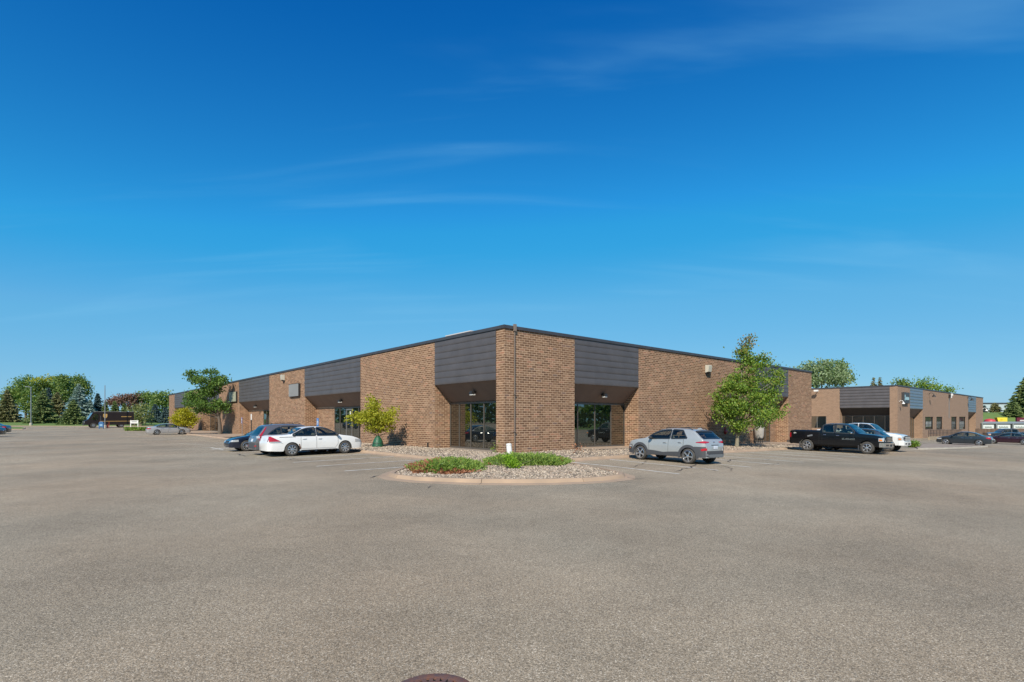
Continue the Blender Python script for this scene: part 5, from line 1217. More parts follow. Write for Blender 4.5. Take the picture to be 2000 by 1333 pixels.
LG['dead'] = leaf_mat('dead juniper sprays', [(0.240, 0.095, 0.044), (0.341, 0.140, 0.069), (0.418, 0.189, 0.101)], .15)
LG['lime'] = leaf_mat('lime leaves', [(0.189, 0.354, 0.025), (0.278, 0.455, 0.037), (0.354, 0.481, 0.051)], .4)
LG['far'] = leaf_mat('distant leaves', [(0.073, 0.139, 0.036), (0.122, 0.204, 0.049), (0.188, 0.269, 0.065), (0.260, 0.309, 0.073)], .3)
LG['farolive'] = leaf_mat('distant olive leaves', [(0.130, 0.163, 0.057), (0.211, 0.227, 0.081), (0.276, 0.276, 0.098)], .3)
LG['silver'] = leaf_mat('silvery leaves', [(0.138, 0.206, 0.083), (0.235, 0.304, 0.152), (0.344, 0.414, 0.235), (0.166, 0.262, 0.068)], .3)
LG['redleaf'] = leaf_mat('dull red leaves', [(0.134, 0.082, 0.068), (0.224, 0.127, 0.098), (0.299, 0.179, 0.134)], .25)
LG['spruce'] = leaf_mat('spruce needles', [(0.062, 0.104, 0.037), (0.115, 0.166, 0.054), (0.178, 0.229, 0.070), (0.229, 0.270, 0.093)], .1, .7)
LG['brownspruce'] = leaf_mat('brownish spruce needles', [(0.104, 0.104, 0.046), (0.187, 0.178, 0.074), (0.261, 0.240, 0.104), (0.187, 0.229, 0.083)], .1, .7)
LG['bluespruce'] = leaf_mat('blue spruce needles', [(0.104, 0.161, 0.142), (0.189, 0.274, 0.245), (0.283, 0.377, 0.329), (0.358, 0.452, 0.387)], .1, .7)
LG['darkspruce'] = leaf_mat('dark blue spruce needles', [(0.032, 0.063, 0.063), (0.063, 0.108, 0.108), (0.117, 0.176, 0.167)], .1, .7)
def quads(C_, S_, N_=None, asp=.62, tiltdown=0.0):
    """leaf blades: centres (n,3), sizes (n,), optional long-axis directions"""
    n = len(C_); C_ = np.asarray(C_, float); S_ = np.asarray(S_, float)
    U = rng.normal(size=(n, 3)) if N_ is None else np.asarray(N_, float) + rng.normal(size=(n, 3)) * .25
    U /= np.linalg.norm(U, axis=1, keepdims=True) + 1e-9
    A = rng.normal(size=(n, 3)); Vv = np.cross(U, A); Vv /= np.linalg.norm(Vv, axis=1, keepdims=True) + 1e-9
    U = U * S_[:, None] / 2; Vv = Vv * S_[:, None] / 2 * asp
    P_ = np.stack([C_ - U, C_ + Vv - U * .1, C_ + U, C_ - Vv - U * .1], 1)
    return P_.reshape(-1, 3)
def leafmesh(name, C_, S_, m, parent, N_=None, asp=.62):
    V = quads(C_, S_, N_, asp); n = len(V) // 4; F_ = np.arange(n * 4).reshape(n, 4)
    return mesh_np(name, V, F_, m, parent)
def broadleaf(name, base, lobes, D, label, cat, m, nclump, per, leaf, clump_r, trunk=(.12, .04), bark='bark', group=None, m2=None, m2z=None, multi=1, lean=0.0, fill=.5, limbs=14, depthk=.9, wpow=.8):
    """lobes are photo ellipses (cx, cy, rx, ry) of the crown, stood up as ellipsoids at distance D"""
    e = empty(name, base, 0, label, cat, group); s = D / F; E_ = []
    for (cx, cy, rx, ry) in lobes:
        E_.append((Vector(((cx - 1000) * s - base[0], D - base[1], EYE + (HOR - cy) * s - base[2])), rx * s, ry * s))
    vol = np.array([(r * r * h) ** wpow for _, r, h in E_]); vol /= vol.sum(); cl_ = []
    for _ in range(nclump):
        c, r, h = E_[int(rng.choice(len(E_), p=vol))]; d = rng.normal(size=3); d /= np.linalg.norm(d); q = rng.uniform(fill ** 3, 1) ** (1 / 3)
        cl_.append((c.x + d[0] * r * q, c.y + d[1] * r * depthk * q, c.z + d[2] * h * q))
    cl_ = np.array(cl_); zmin, zmax = cl_[:, 2].min(), cl_[:, 2].max(); C_, S_ = [], []
    k = np.clip(rng.lognormal(0, .35, len(cl_)), .45, 2)
    for c, kk in zip(cl_, k):
        nn = int(per * kk); r = clump_r * kk ** .5; d = rng.normal(size=(nn, 3)) * np.array([r, r, r * .62]) * .62
        C_.append(c + d); S_.append(rng.uniform(.65, 1.25, nn) * leaf)
    C_ = np.concatenate(C_); S_ = np.concatenate(S_)
    if m2 is not None:
        hz = zmin + (zmax - zmin) * m2z; sel = C_[:, 2] + rng.normal(size=len(C_)) * (zmax - zmin) * .06 > hz
        leafmesh('crown', C_[~sel], S_[~sel], m, e); leafmesh('crown', C_[sel], S_[sel], m2, e)
    else: leafmesh('crown', C_, S_, m, e)
    mb = MB(); zt = zmin + (zmax - zmin) * .85; r0, r1 = trunk; axis = []
    mc = cl_.mean(axis=0); n = 8
    for i in range(n + 1):
        q = i / n; axis.append(Vector((mc[0] * .8 * q ** 1.6 + .05 * math.sin(q * 7), mc[1] * .8 * q ** 1.6, zt * q)))
    if multi == 1:
        mb.tube([axis[0] - Vector((0, 0, .15))] + axis, [r0 * 1.35] + [r0 * (1.18 if i == 0 else 1) * (1 - i / n) + r1 * i / n * .5 for i in range(n + 1)], 9)
    else:
        for j in range(multi):
            a = 2 * math.pi * j / multi + .4; mb.tube([Vector((math.cos(a) * .12 * i, math.sin(a) * .12 * i, 0)) + axis[i] * .9 for i in range(n + 1)], [r0 * .7 * (1 - i / n * .8) for i in range(n + 1)], 6)
    mb.build('trunk', M[bark], e, True, 60)
    mb = MB()
    for j in range(limbs):
        c = Vector(cl_[int(rng.integers(len(cl_)))]); zz = max(zmin * .7 if zmin > 0 else .3, c.z - (Vector((c.x, c.y, 0)) - Vector((mc[0], mc[1], 0))).length * .75); q = min(.95, max(.12, zz / zt)); i = q * n
        a = axis[int(i)].lerp(axis[min(n, int(i) + 1)], i - int(i)); mid = a.lerp(c, .5) + Vector((0, 0, -.06 * (c - a).length)); r = r0 * (1 - q) * .5 + .012
        mb = MB(); mb.tube([a, mid, c], [r, r * .6, r * .2], 5); mb.build('limb', M[bark], e, True, 60)
    return e
def spruce(px, top, bot, hw, D, label, m, group=None, n=620, sz=.42, zoff=0.0, narrow=1.0, trunk=True, cat='conifer'):
    s = D / F; x = (px - 1000) * s; zb = EYE + (HOR - bot) * s; H_ = (bot - top) * s; Rr = hw * s; z0 = lawn_h(x, D)
    e = empty('spruce_tree', (x, D, z0), 0, label, cat, group); C_, S_, N_ = [], [], []
    for k in range(n):
        q = rng.random() ** 1.25; zz = (zb - z0) + H_ * q; a = rng.uniform(0, 2 * np.pi); lay = .80 + .20 * math.sin(zz / max(.55, H_ * .085) * 2 * math.pi)
        L_ = Rr * (1 - q) ** (.82 * narrow) * rng.uniform(.72, 1.08) * lay + .12; dx, dy = math.cos(a), math.sin(a); nn = max(4, int(L_ / sz * 6.5))
        for j in range(nn):
            t = (j + rng.random()) / nn; r = L_ * (.30 + .70 * t); w = (1 - t) * .22 * L_ + .10
            C_.append((dx * r + rng.normal() * w * .6, dy * r + rng.normal() * w * .6, zz - .16 * r + .05 * r * t * t - abs(rng.normal()) * .13 * L_ * .5)); S_.append(sz * rng.uniform(.6, 1.2)); N_.append((dx, dy, -.30))
    leafmesh('crown', C_, S_, m, e, np.array(N_), .42)
    mb = MB(); mb.tube([(0, 0, -.3), (0, 0, (zb - z0) + H_ * .5), (0, 0, (zb - z0) + H_ * .97)], [H_ * .022, H_ * .012, .02], 6); mb.build('trunk', M['bark'], e)
    return e
# the maple by the right wall
p = G(1439, 875.5); D = p.y; p.z += .07
broadleaf('maple_tree', p, [(1460, 812, 62, 22), (1420, 800, 30, 26), (1450, 780, 52, 30), (1500, 790, 34, 32), (1470, 745, 34, 28), (1432, 752, 30, 20), (1440, 835, 22, 8), (1465, 715, 22, 24), (1452, 690, 14, 20), (1461, 668, 8, 12), (1508, 745, 22, 24), (1524, 725, 6, 16), (1490, 705, 14, 14), (1408, 775, 14, 18)],
          D, 'green maple with a tapering crown in front of the right brick wall', 'tree', LG['maple'], 450, 34, .165, .33, trunk=(.13, .05), bark='bark_grey', m2=LG['mapletop'], m2z=.88, limbs=34, fill=.25, wpow=.52)
# broad dark green tree by the left wall
p = G(430, 849.5); D = p.y; p.z += .07
broadleaf('shade_tree', p, [(400, 744, 30, 9), (374, 731, 9, 9), (378, 742, 12, 9), (411, 729, 15, 6), (436, 742, 11, 5), (425, 750, 20, 6), (412, 762, 22, 8), (392, 772, 24, 8), (385, 783, 20, 7), (408, 790, 40, 9), (438, 795, 17, 8), (402, 801, 24, 5), (370, 773, 9, 5)],
          D, 'broad dark green tree over the kerb, left of the tan sign box', 'tree', LG['dark'], 300, 30, .26, .42, trunk=(.24, .07), bark='bark', limbs=34, fill=.1, wpow=.7)
# yellow-green young tree with a green watering bag
p = G(738, 876); p.z += .07; D = p.y
broadleaf('young_tree', p, [(735, 815, 40, 14), (720, 820, 34, 14), (752, 822, 26, 14), (728, 795, 16, 16), (700, 815, 18, 10), (740, 838, 28, 6), (768, 805, 10, 10), (725, 778, 6, 8)],
          D, 'small yellow green tree beside the white sedan nose', 'tree', LG['yellow'], 190, 26, .15, .24, trunk=(.05, .02), bark='bark', limbs=26, fill=.1, wpow=.55)
wb = empty('watering_bag', p, 0, 'green zipped watering bag wrapped round the young tree trunk', 'watering bag')
M['bag'] = mat('green tarpaulin', (.018, .115, .055), .5, noise=(6, .4), bump=(9, .6, .05)); mb = MB()
mb.lathe([(.33, 0), (.37, .06), (.35, .24), (.27, .48), (.15, .68), (.10, .74)], 18); mb.build('bag', M['bag'], wb, True)
mb = MB(); mb.lathe([(.345, .255), (.352, .27), (.34, .285)], 18); mb.build('strap', M['dkmetal'], wb)
# gold-green bush at the far end of the left wall
p = G(361, 843.5); D = p.y
broadleaf('golden_bush', p, [(360, 815, 20, 16), (347, 822, 12, 12), (374, 818, 10, 14), (365, 802, 9, 8), (355, 830, 18, 6)], D, 'golden green bush behind the nose of the silver grey saloon', 'bush', LG['gold'], 130, 26, .26, .42, trunk=(.06, .02), multi=5, fill=.3)
p = G(1784.5, 874.5); D = p.y
broadleaf('small_bush', p, [(1785, 868, 7, 6.5)], D, 'small round green bush at the kerb end past the white pickup', 'bush', LG['maple'], 40, 26, .12, .2, trunk=(.03, .01), multi=4, fill=.2, limbs=4)
# junipers in the island
def juniper(poly, n, label, dead, top):
    """low spreading sprays rising from a patch of ground"""
    P_ = [G(*q) for q in poly]; pp = [(q.x, q.y) for q in P_]; cx = sum(q[0] for q in pp) / len(pp); cy = sum(q[1] for q in pp) / len(pp)
    e = empty('juniper_shrub', (cx, cy, gz(cx, cy) + .09), 0, label, 'shrub'); x0, x1 = min(q[0] for q in pp), max(q[0] for q in pp); y0, y1 = min(q[1] for q in pp), max(q[1] for q in pp)
    A = {0: ([], [], []), 1: ([], [], [])}; k = 0; stems = MB()
    while k < n:
        x, y = rng.uniform(x0, x1), rng.uniform(y0, y1)
        if not inside((x, y), pp): continue
        k += 1
        edge = min(1.0, min(math.hypot(x - (a[0] + (b[0] - a[0]) * t), y - (a[1] + (b[1] - a[1]) * t)) for a, b in zip(pp, pp[1:] + pp[:1]) for t in (0, .33, .66)) / .7)
        h = top * (.30 + .70 * edge) * rng.uniform(.6, 1.15); dd = Vector((x - cx, y - cy, 0)); dd = dd.normalized() if dd.length > .01 else dd; a = math.atan2(dd.y, dd.x) + rng.normal() * .9
        out = rng.uniform(.15, .45); isd = int(dead(x, y, edge)); c_, s_, n_2 = A[isd]; bx, by = x - cx, y - cy
        if isd: h *= .85
        for j in range(17):
            t = (j + 1) / 17; q = t ** .8
            c_.append((bx + math.cos(a) * out * q + rng.normal() * .035 * (1.3 - t), by + math.sin(a) * out * q + rng.normal() * .035 * (1.3 - t), h * (q * 1.05 - .15 * t * t) * rng.uniform(.9, 1.05)))
            s_.append(rng.uniform(.07, .13)); n_2.append((math.cos(a) * .6 + rng.normal() * .4, math.sin(a) * .6 + rng.normal() * .4, .75))
        if k % 9 == 0: stems.tube([(bx * .6, by * .6, .02), (bx, by, h * .4), (bx + math.cos(a) * out * .6, by + math.sin(a) * out * .6, h * .8)], [.012, .008, .004], 4)
    leafmesh('foliage', *[np.array(q) for q in A[0][:2]], LG['juniper'], e, np.array(A[0][2]), .30)
    if A[1][0]: leafmesh('dead_foliage', *[np.array(q) for q in A[1][:2]], LG['dead'], e, np.array(A[1][2]), .34)
    stems.build('stems', M['bark'], e)
juniper([(806, 927), (830, 931), (870, 933), (905, 932), (930, 926), (936, 917), (926, 911), (900, 909), (850, 907.5), (822, 912), (812, 918)], 1050,
        'low green juniper with a rust brown dead skirt, left one in the island', lambda x, y, ed: (y < 17.85 + .25 * math.sin(x * 3) and rng.random() < .92) or (x < -2.8 and rng.random() < .75) or rng.random() < .02, .33)
juniper([(958, 914), (990, 916.5), (1040, 916), (1098, 915.5), (1103, 909), (1096, 904.5), (1060, 902), (1000, 901), (965, 904), (955, 909)], 1150,
        'low green juniper with a trace of brown, right one in the island', lambda x, y, ed: (y < 19.55 and x > 1.0 and rng.random() < .6) or rng.random() < .02, .37)
p = G(999, 921); D = p.y; p.z += .08
broadleaf('lime_plant', p, [(999, 905, 11, 9), (995, 897, 6, 6), (1006, 910, 9, 6)], D, 'small bright lime green plant in front of the right juniper', 'plant', LG['lime'], 60, 22, .075, .11, trunk=(.015, .006), multi=5, fill=.2, limbs=6)
pts = [(p.x + rng.normal() * .22, p.y - .12 + rng.normal() * .09, p.z + .02) for _ in range(70)]
tag(stones('dark_mulch', pts, .02, .04, mat('blue black mulch', (.03, .032, .06), .8)), kind='stuff')
# weeds by the corner windows
for (a, b, lab) in ((968, 888, 'sparse weed sprouting against the corner pier glass'), (1128, 889, 'small dry twiggy weed in the pebbles right of the junipers')):
    q = G(a, b); q.z += .08; C_ = rng.normal(size=(60, 3)) * np.array([.16, .12, .16]) + np.array([0, 0, .26]); C_[:, 2] = np.abs(C_[:, 2])
    e = empty('weed', q, 0, lab, 'weed'); leafmesh('leaves', C_, np.full(60, .10), LG['maple'] if a < 1000 else LG['dead'], e); mb = MB()
    for k in range(6): mb.tube([(0, 0, 0), tuple(C_[k])], .006, 4)
    mb.build('stems', M['bark'], e)

# ---- far left: trees along the street ------------------------------------
def far_tree(px, bot, lobes, D, label, m='far', nc=170, per=18, leaf=.55, cr=1.1, tr=(.35, .1), **k):
    x = (px - 1000) * D / F; return broadleaf('broadleaf_tree', (x, D, lawn_h(x, D)), lobes, D, label, 'tree', LG[m], nc, per, leaf, cr, trunk=tr, group='trees behind the left lot' if px < 400 else 'trees behind the right wing', limbs=4, **k)
far_tree(22, 826, [(22, 778, 13, 16), (30, 765, 14, 10), (14, 790, 9, 22)], 162, 'leafy green tree at the left edge behind the brown spruce')
far_tree(33, 826, [(33, 752, 4, 14), (36, 770, 10, 12)], 170, 'slender tree with a thin pointed top near the left edge', nc=60)
far_tree(50, 828, [(51, 745, 9, 10), (48, 760, 12, 14), (56, 790, 14, 18)], 160, 'dark topped green tree behind the left lamp pole', m2=LG['dark'], m2z=.7)
far_tree(75, 828, [(74, 748, 14, 12), (70, 765, 16, 14), (85, 790, 16, 22)], 158, 'yellowish crowned tree, left of the flat topped row', m2=LG['yellow'], m2z=.9)
far_tree(103, 828, [(103, 748, 16, 12), (100, 770, 18, 16), (108, 795, 14, 20)], 160, 'yellowish crowned tree, middle of the flat topped row', m2=LG['yellow'], m2z=.92)
far_tree(125, 828, [(124, 746, 12, 10), (126, 770, 14, 18)], 157, 'green crowned tree, right of the flat topped row')
far_tree(155, 828, [(150, 748, 14, 12), (162, 760, 12, 16), (168, 775, 7, 14)], 165, 'round shouldered green tree behind the blue spruce')
spruce(14, 762, 825, 28, 146, 'brownish spruce at the left edge of the lawn', LG['brownspruce'], sz=.55)
spruce(84, 764, 830, 36, 139, 'olive spruce in the middle of the lawn, right of the left lamp pole', LG['spruce'], sz=.55)
spruce(112, 766, 828, 30, 148, 'brown tinged spruce between the olive and the blue spruce', LG['brownspruce'], sz=.55)
spruce(95, 758, 826, 17, 152, 'dark narrow spruce top showing behind the olive spruce', LG['darkspruce'], sz=.55)
spruce(154, 750, 828, 38, 146, 'tall silvery blue spruce', LG['bluespruce'], sz=.55, n=520)
spruce(143, 782, 832, 30, 134, 'small green spruce in front of the tall blue one', LG['spruce'], sz=.5)
spruce(191, 769, 828, 20, 150, 'dark pointed spruce left of the lamp pole', LG['darkspruce'], sz=.55)
spruce(176, 781, 827, 20, 147, 'low bluish spruce between the tall blue one and the dark one', LG['bluespruce'], sz=.5)
spruce(206, 785, 828, 14, 149, 'low green spruce right behind the lamp pole', LG['spruce'], sz=.5)
far_tree(232, 828, [(236, 782, 13, 10), (226, 786, 12, 8)], 165, 'dull red maple behind the delivery truck', 'redleaf', nc=90)
spruce(224, 784, 828, 16, 150, 'green spruce behind the delivery truck roof', LG['spruce'], sz=.5)
spruce(243, 788, 828, 14, 148, 'green spruce above the rear of the delivery truck', LG['spruce'], sz=.5)
far_tree(262, 828, [(262, 778, 12, 9), (258, 790, 10, 10)], 166, 'faded reddish maple right of the delivery truck', 'redleaf', nc=80)
far_tree(285, 828, [(282, 774, 16, 8), (295, 778, 14, 10), (280, 792, 16, 14)], 168, 'mid green tree left of the building end', nc=140)
far_tree(318, 828, [(316, 780, 14, 14), (326, 774, 8, 8), (312, 800, 18, 16)], 160, 'dense green tree right beside the building end', nc=150)
spruce(303, 790, 829, 22, 145, 'dark spruce under the trees next to the building end', LG['darkspruce'], sz=.5)
spruce(323, 796, 829, 16, 143, 'dark spruce half hidden by the building end', LG['darkspruce'], sz=.5)
far_tree(275, 832, [(275, 806, 16, 16), (268, 815, 12, 10), (286, 815, 12, 12)], 128, 'loose olive tree behind the white sign frame', 'farolive', nc=70, per=16, leaf=.45)
far_tree(263, 832, [(262, 805, 9, 12)], 131, 'thin pale olive tree right of the truck', 'farolive', nc=34, per=14, leaf=.45)
# low hedge by the sign frame
e = empty('low_hedge', G(271, 842), 0, 'low bright green hedge in front of the white sign frame', 'hedge'); q = e.location
C_ = np.stack([rng.uniform(-2.2, 2.6, 1500), rng.uniform(-.5, .5, 1500), rng.uniform(.0, .62, 1500)], 1); leafmesh('foliage', C_, rng.uniform(.15, .25, 1500), LG['maple'], e)
# ---- behind and right of the wing -----------------------------------------
far_tree(1605, 815, [(1575, 722, 20, 14), (1600, 716, 24, 14), (1625, 722, 22, 16), (1605, 738, 40, 16), (1645, 732, 14, 14), (1575, 745, 24, 14), (1640, 750, 18, 10)], 118, 'large silvery leaved tree behind the court wall', 'silver', nc=330, per=20, leaf=.50, cr=1.0)
far_tree(1648, 815, [(1650, 738, 10, 12), (1640, 715, 8, 8)], 126, 'greener tree on the right flank of the silvery one', 'far', nc=60, leaf=.5)
spruce(1706, 738, 775, 9, 120, 'left one of two pointed conifer tops above the dark fascia', LG['brownspruce'], n=160, sz=.42)
spruce(1719, 737, 775, 10, 118, 'right one of two pointed conifer tops above the dark fascia', LG['brownspruce'], n=170, sz=.42)
far_tree(1765, 815, [(1760, 749, 8, 5), (1768, 754, 9, 5)], 125, 'low treetop over the roof by the far wing corner', nc=40, leaf=.45)
far_tree(1812, 815, [(1805, 750, 12, 8), (1818, 744, 4, 6), (1828, 756, 9, 5), (1810, 760, 20, 8)], 130, 'green treetop with a raised branch over the far wing roof', 'maple', nc=70, leaf=.45)
far_tree(1850, 815, [(1850, 764, 9, 4), (1858, 762, 3, 5)], 135, 'small sprig of treetop over the far wing roof', 'maple', nc=20, leaf=.45)
spruce(1943.5, 787, 811, 14, 158, 'rounded dark green pine on the hill right of the wing', LG['brownspruce'], n=300, sz=.45, narrow=.62)
spruce(1922, 792, 811, 9, 160, 'dark pine on the hill cut by the wing end', LG['darkspruce'], n=160, sz=.45, narrow=.7)
spruce(2002, 738, 811, 42, 150, 'large blue green spruce on the hill at the right edge', LG['spruce'], n=720, sz=.62)
spruce(1978, 775, 811, 18, 147, 'lower limbed green spruce just left of the large one', LG['spruce'], n=260, sz=.5)

# woods that ring the lots outside the picture; windows and paintwork mirror them
def wood_line(pts, n, hmin, hmax):
    C_ = []; L_ = [Vector(p) for p in pts]
    for k in range(n):
        t = rng.uniform(0, len(L_) - 1 - 1e-6); i = int(t); q = L_[i].lerp(L_[i + 1], t - i); ph = .5 + .25 * math.sin(q.x * .21 + q.y * .13) + .25 * math.sin(q.x * .07 - q.y * .11 + 2)
        h = hmin + (hmax - hmin) * ph; C_.append((q.x + rng.normal() * 2.5, q.y + rng.normal() * 2.5, gz(q.x, q.y) + .4 + h * rng.random() ** .8))
    o = leafmesh('woods', np.array(C_), rng.uniform(1.1, 2.2, n), LG['far'], None, asp=.8); return tag(o, kind='stuff')
wood_line([(-175, 128), (-190, 60), (-180, 0), (-120, -70), (0, -95), (110, -80), (170, -20), (195, 50)], 26000, 7, 13)
# ---------------------------------------------------------------- poles, signs and far things
def pole(px, base, top, D, w, label, arm=None, h0=0):
    s = D / F; x = (px - 1000) * s; z0 = lawn_h(x, D); z1 = EYE + (HOR - top) * s
    e = empty('lamp_pole', (x, D, z0), 0, label, 'lamp pole'); mb = MB(); mb.tube([(0, 0, -.2), (0, 0, .9), (0, 0, z1 - z0)], [w, w * .9, w * .6], 8); mb.build('shaft', M['steel'], e, True)
    mb = MB(); mb.lathe([(w * 2.4, -.2), (w * 2.4, .55), (w * 1.2, .6)], 14); mb.build('footing', M['pale_concrete'], e)
    if arm:
        for dx in arm: mb = MB(); mb.tube([(0, 0, z1 - z0 - .1), (dx, 0, z1 - z0)], w * .4, 6); mb.box(dx - .32, dx + .32, -.2, .2, z1 - z0 - .06, z1 - z0 + .12); mb.build('lamp_head', M['steel'], e)
    return e
pole(205, 834, 753, 103, .10, 'tall grey pole standing before the delivery truck')
pole(60.5, 822, 756, 128, .13, 'grey lamp pole with a double head among the left trees', arm=(-.95,))
# blue mailbox
p = G(198, 838); e = empty('mailbox', p, 0.5, 'blue street mailbox in front of the delivery truck', 'mailbox'); M['mailblue'] = mat('postal blue', (.06, .16, .33), .45)
mb = MB(); mb.prism([(-.36, .32), (.36, .32), (.36, 1.0)] + [(.36 * math.cos(R(a)), 1.0 + .36 * math.sin(R(a))) for a in range(20, 161, 20)] + [(-.36, 1.0)], -.36, .36); mb.build('body', M['mailblue'], e)
mb = MB(); mb.box(-.2, .2, -.372, -.361, .55, .85); mb.build('label', mat('pale blue print', (.30, .48, .62), .5), e)
for a in (-.3, .3):
    for b in (-.3, .3): mb = MB(); mb.box(a - .04, a + .04, b - .04, b + .04, 0, .32); mb.build('leg', M['mailblue'], e)
# orange-red hydrant and marker posts
p = G(210, 836.5); e = empty('hydrant', p, 0, 'red hydrant beside the tall grey pole', 'hydrant'); M['hyd'] = mat('hydrant red', (.45, .06, .035), .45)
mb = MB(); mb.lathe([(.17, 0), (.17, .06), (.12, .08), (.12, .55), (.15, .58), (.15, .64), (.08, .76), (.03, .82)], 14); mb.build('barrel', M['hyd'], e, True)
mb = MB(); mb.tube([(-.24, 0, .42), (.24, 0, .42)], .07, 10); mb.build('outlet', M['hyd'], e); mb = MB(); mb.tube([(.3, 0, 0), (.3, 0, 1.25)], .03, 6); mb.build('marker', M['hyd'], e)
# white sign frame
p = G(262.5, 837); e = empty('post_sign', p, .2, 'small white post and board sign right of the delivery truck', 'sign'); w_ = .62
for a in (-w_, w_): mb = MB(); mb.box(a - .06, a + .06, -.06, .06, 0, 1.55); mb.build('post', M['white'], e)
mb = MB(); mb.box(-w_ - .06, w_ + .06, -.10, -.0605, .95, 1.5); mb.build('board', M['white'], e)
mb = MB()
for k in range(5): mb.box(-.42 + k * .18, -.30 + k * .18, -.108, -.101, 1.18, 1.34)
mb.build('lettering', M['dkmetal'], e)
# red notice in front of the spruces
p = G(60.5, 829, lawn_h); e = empty('road_sign', p, .3, 'small red and white sign under the olive spruce', 'sign'); s = p.y / F
mb = MB(); mb.box(-.04, .04, -.04, .04, 0, 1.0); mb.build('post', M['steel'], e); mb = MB(); mb.box(-.42, .42, -.08, -.041, .75, 1.45); mb.build('face', M['hyd'], e); mb = MB(); mb.box(-.36, .3, -.088, -.081, 1.0, 1.12); mb.build('lettering', M['white'], e)
# accessible parking signs
def park_sign(px, base, top, w, h, label, mm):
    p = G(px, base); p.z += .07; s = p.y / F; e = empty('parking_sign', p, BROT - R(90), label, 'sign', 'accessible parking signs'); H_ = (base - top) * s
    mb = MB(); mb.tube([(0, 0, 0), (0, 0, H_)], .03, 8); mb.build('post', M['steel'], e)
    mb = MB(); mb.box(-w / 2, w / 2, -.05, -.031, H_ - h, H_); mb.build('face', mm, e)
    m = MB(); c = H_ - h * .35; m.lathe([(.11, -.06), (.14, -.06), (.14, -.051), (.11, -.051)], 16, axis='y', c=(-.01, 0, c - .06)); m.box(-.05, -.02, -.06, -.051, c - .04, c + .12); m.ball((-.03, -.055, c + .16), .03, (1, .2, 1), 8); m.box(-.02, .08, -.06, -.051, c - .04, c - .01); m.box(.06, .09, -.06, -.051, c - .14, c - .02)
    m.box(-.13, .13, -.06, -.051, H_ - h + .06, H_ - h + .09); m.box(-.13, .13, -.06, -.051, H_ - h + .12, H_ - h + .15); m.build('symbol', M['white'], e)
M['signblue'] = mat('sign blue', (.03, .20, .52), .4); M['signfade'] = mat('faded sign blue', (.15, .13, .30), .5)
park_sign(621.5, 873, 819, .34, .78, 'blue accessible parking sign standing behind the white sedan roof', M['signblue'])
park_sign(473, 858, 817, .36, .62, 'faded purple blue parking sign before the brick pier above the navy car', M['signfade'])
p = G(491, 862); e = empty('marker_post', p + Vector((0, 0, .07)), 0, 'slim white topped marker post at the entrance behind the grey crossover', 'post'); mb = MB(); mb.tube([(0, 0, 0), (0, 0, 1.9)], .04, 8); mb.build('shaft', M['dkmetal'], e); mb = MB(); mb.tube([(0, 0, 1.9), (0, 0, 2.45)], .055, 8); mb.build('top', M['white'], e)

# small kerbed grass island at the far left of the lot
c = G(28, 836.5); isl = [(-66 + 1.4 * 0, 0)]
P0, P1, P2, P3 = G(-60, 840.5), G(44, 839.3), G(50, 837.2), G(-60, 834.5)
isl = [P3, G(43, 835.2), G(49, 836.6), P2, P1, P0]
kerb([P0, P1, G(49, 838.4), G(50, 837), G(43, 835.2), P3], 'curved kerb of the small grass island at the left edge', sec=4)
poly_sheet('island_grass', [(q.x, q.y) for q in isl], M['grass'], gz, .11, 4)
kerb([(x, y - .2) for x, y in [(-260, 137), (-150, 131), (-95, 119), (-60, 118), (-18, 136)]][::-1], 'low kerb along the far lawn', sec=6, hgt=.12)

# ---- right end: kerbs, ramp wall, railings, fence --------------------------
Pa, Pb, Pc, Pd = G(1792, 878.5), G(1838, 877.5), G(1880, 876), G(1925, 873.5)
e = kerb([Pa, Pb, Pc, Pd][::-1], 'pale new kerb running right past the white pickup', sec=5, m=M['pale_concrete'], gut=.6)
poly_sheet('gravel_verge', [(q.x, q.y) for q in (G(1792, 877.5), G(1838, 876.5), G(1925, 873), G(1925, 868), G(1845, 868), G(1782, 869))], M['gravelbed'], gz, .085, 3)
def C2W(x, y): q = C2 + DR * x + DL * y; return q
# stucco ramp wall before the far wing
for (a, b, lab) in ((3.0, 26.0, 'low tan stucco ramp wall before the far wing'),):
    o = C2W(a, -3.2); rw = empty('ramp_wall', (o.x, o.y, 0), BROT, lab, 'wall'); n = 7
    for k in range(n):
        u0, u1 = (b - a) * k / n, (b - a) * (k + 1) / n; zb_ = gz(*(C2W(a + u0, -3.2)).xy) - .4
        mb = MB(); mb.box(u0 + .01, u1 - .01, 0, .22, zb_, -.74 - .013 * (u0)); mb.build('panel', M['stucco'], rw)
    rl = empty('railing', (o.x, o.y, 0), BROT, 'thin dark railing on the ramp wall before the far wing', 'railing')
    for k in range(25):
        u = (b - a) * k / 24; z = -.74 - .013 * u; mb = MB(); mb.tube([(u, .11, z), (u, .11, z + 1.0)], .035, 6); mb.build('post', M['dkmetal'], rl)
    for dz in (1.0, .5): mb = MB(); mb.tube([(0, .11, -.74 + dz), (b - a, .11, -.74 - .013 * (b - a) + dz)], .03, 6); mb.build('rail', M['dkmetal'], rl)
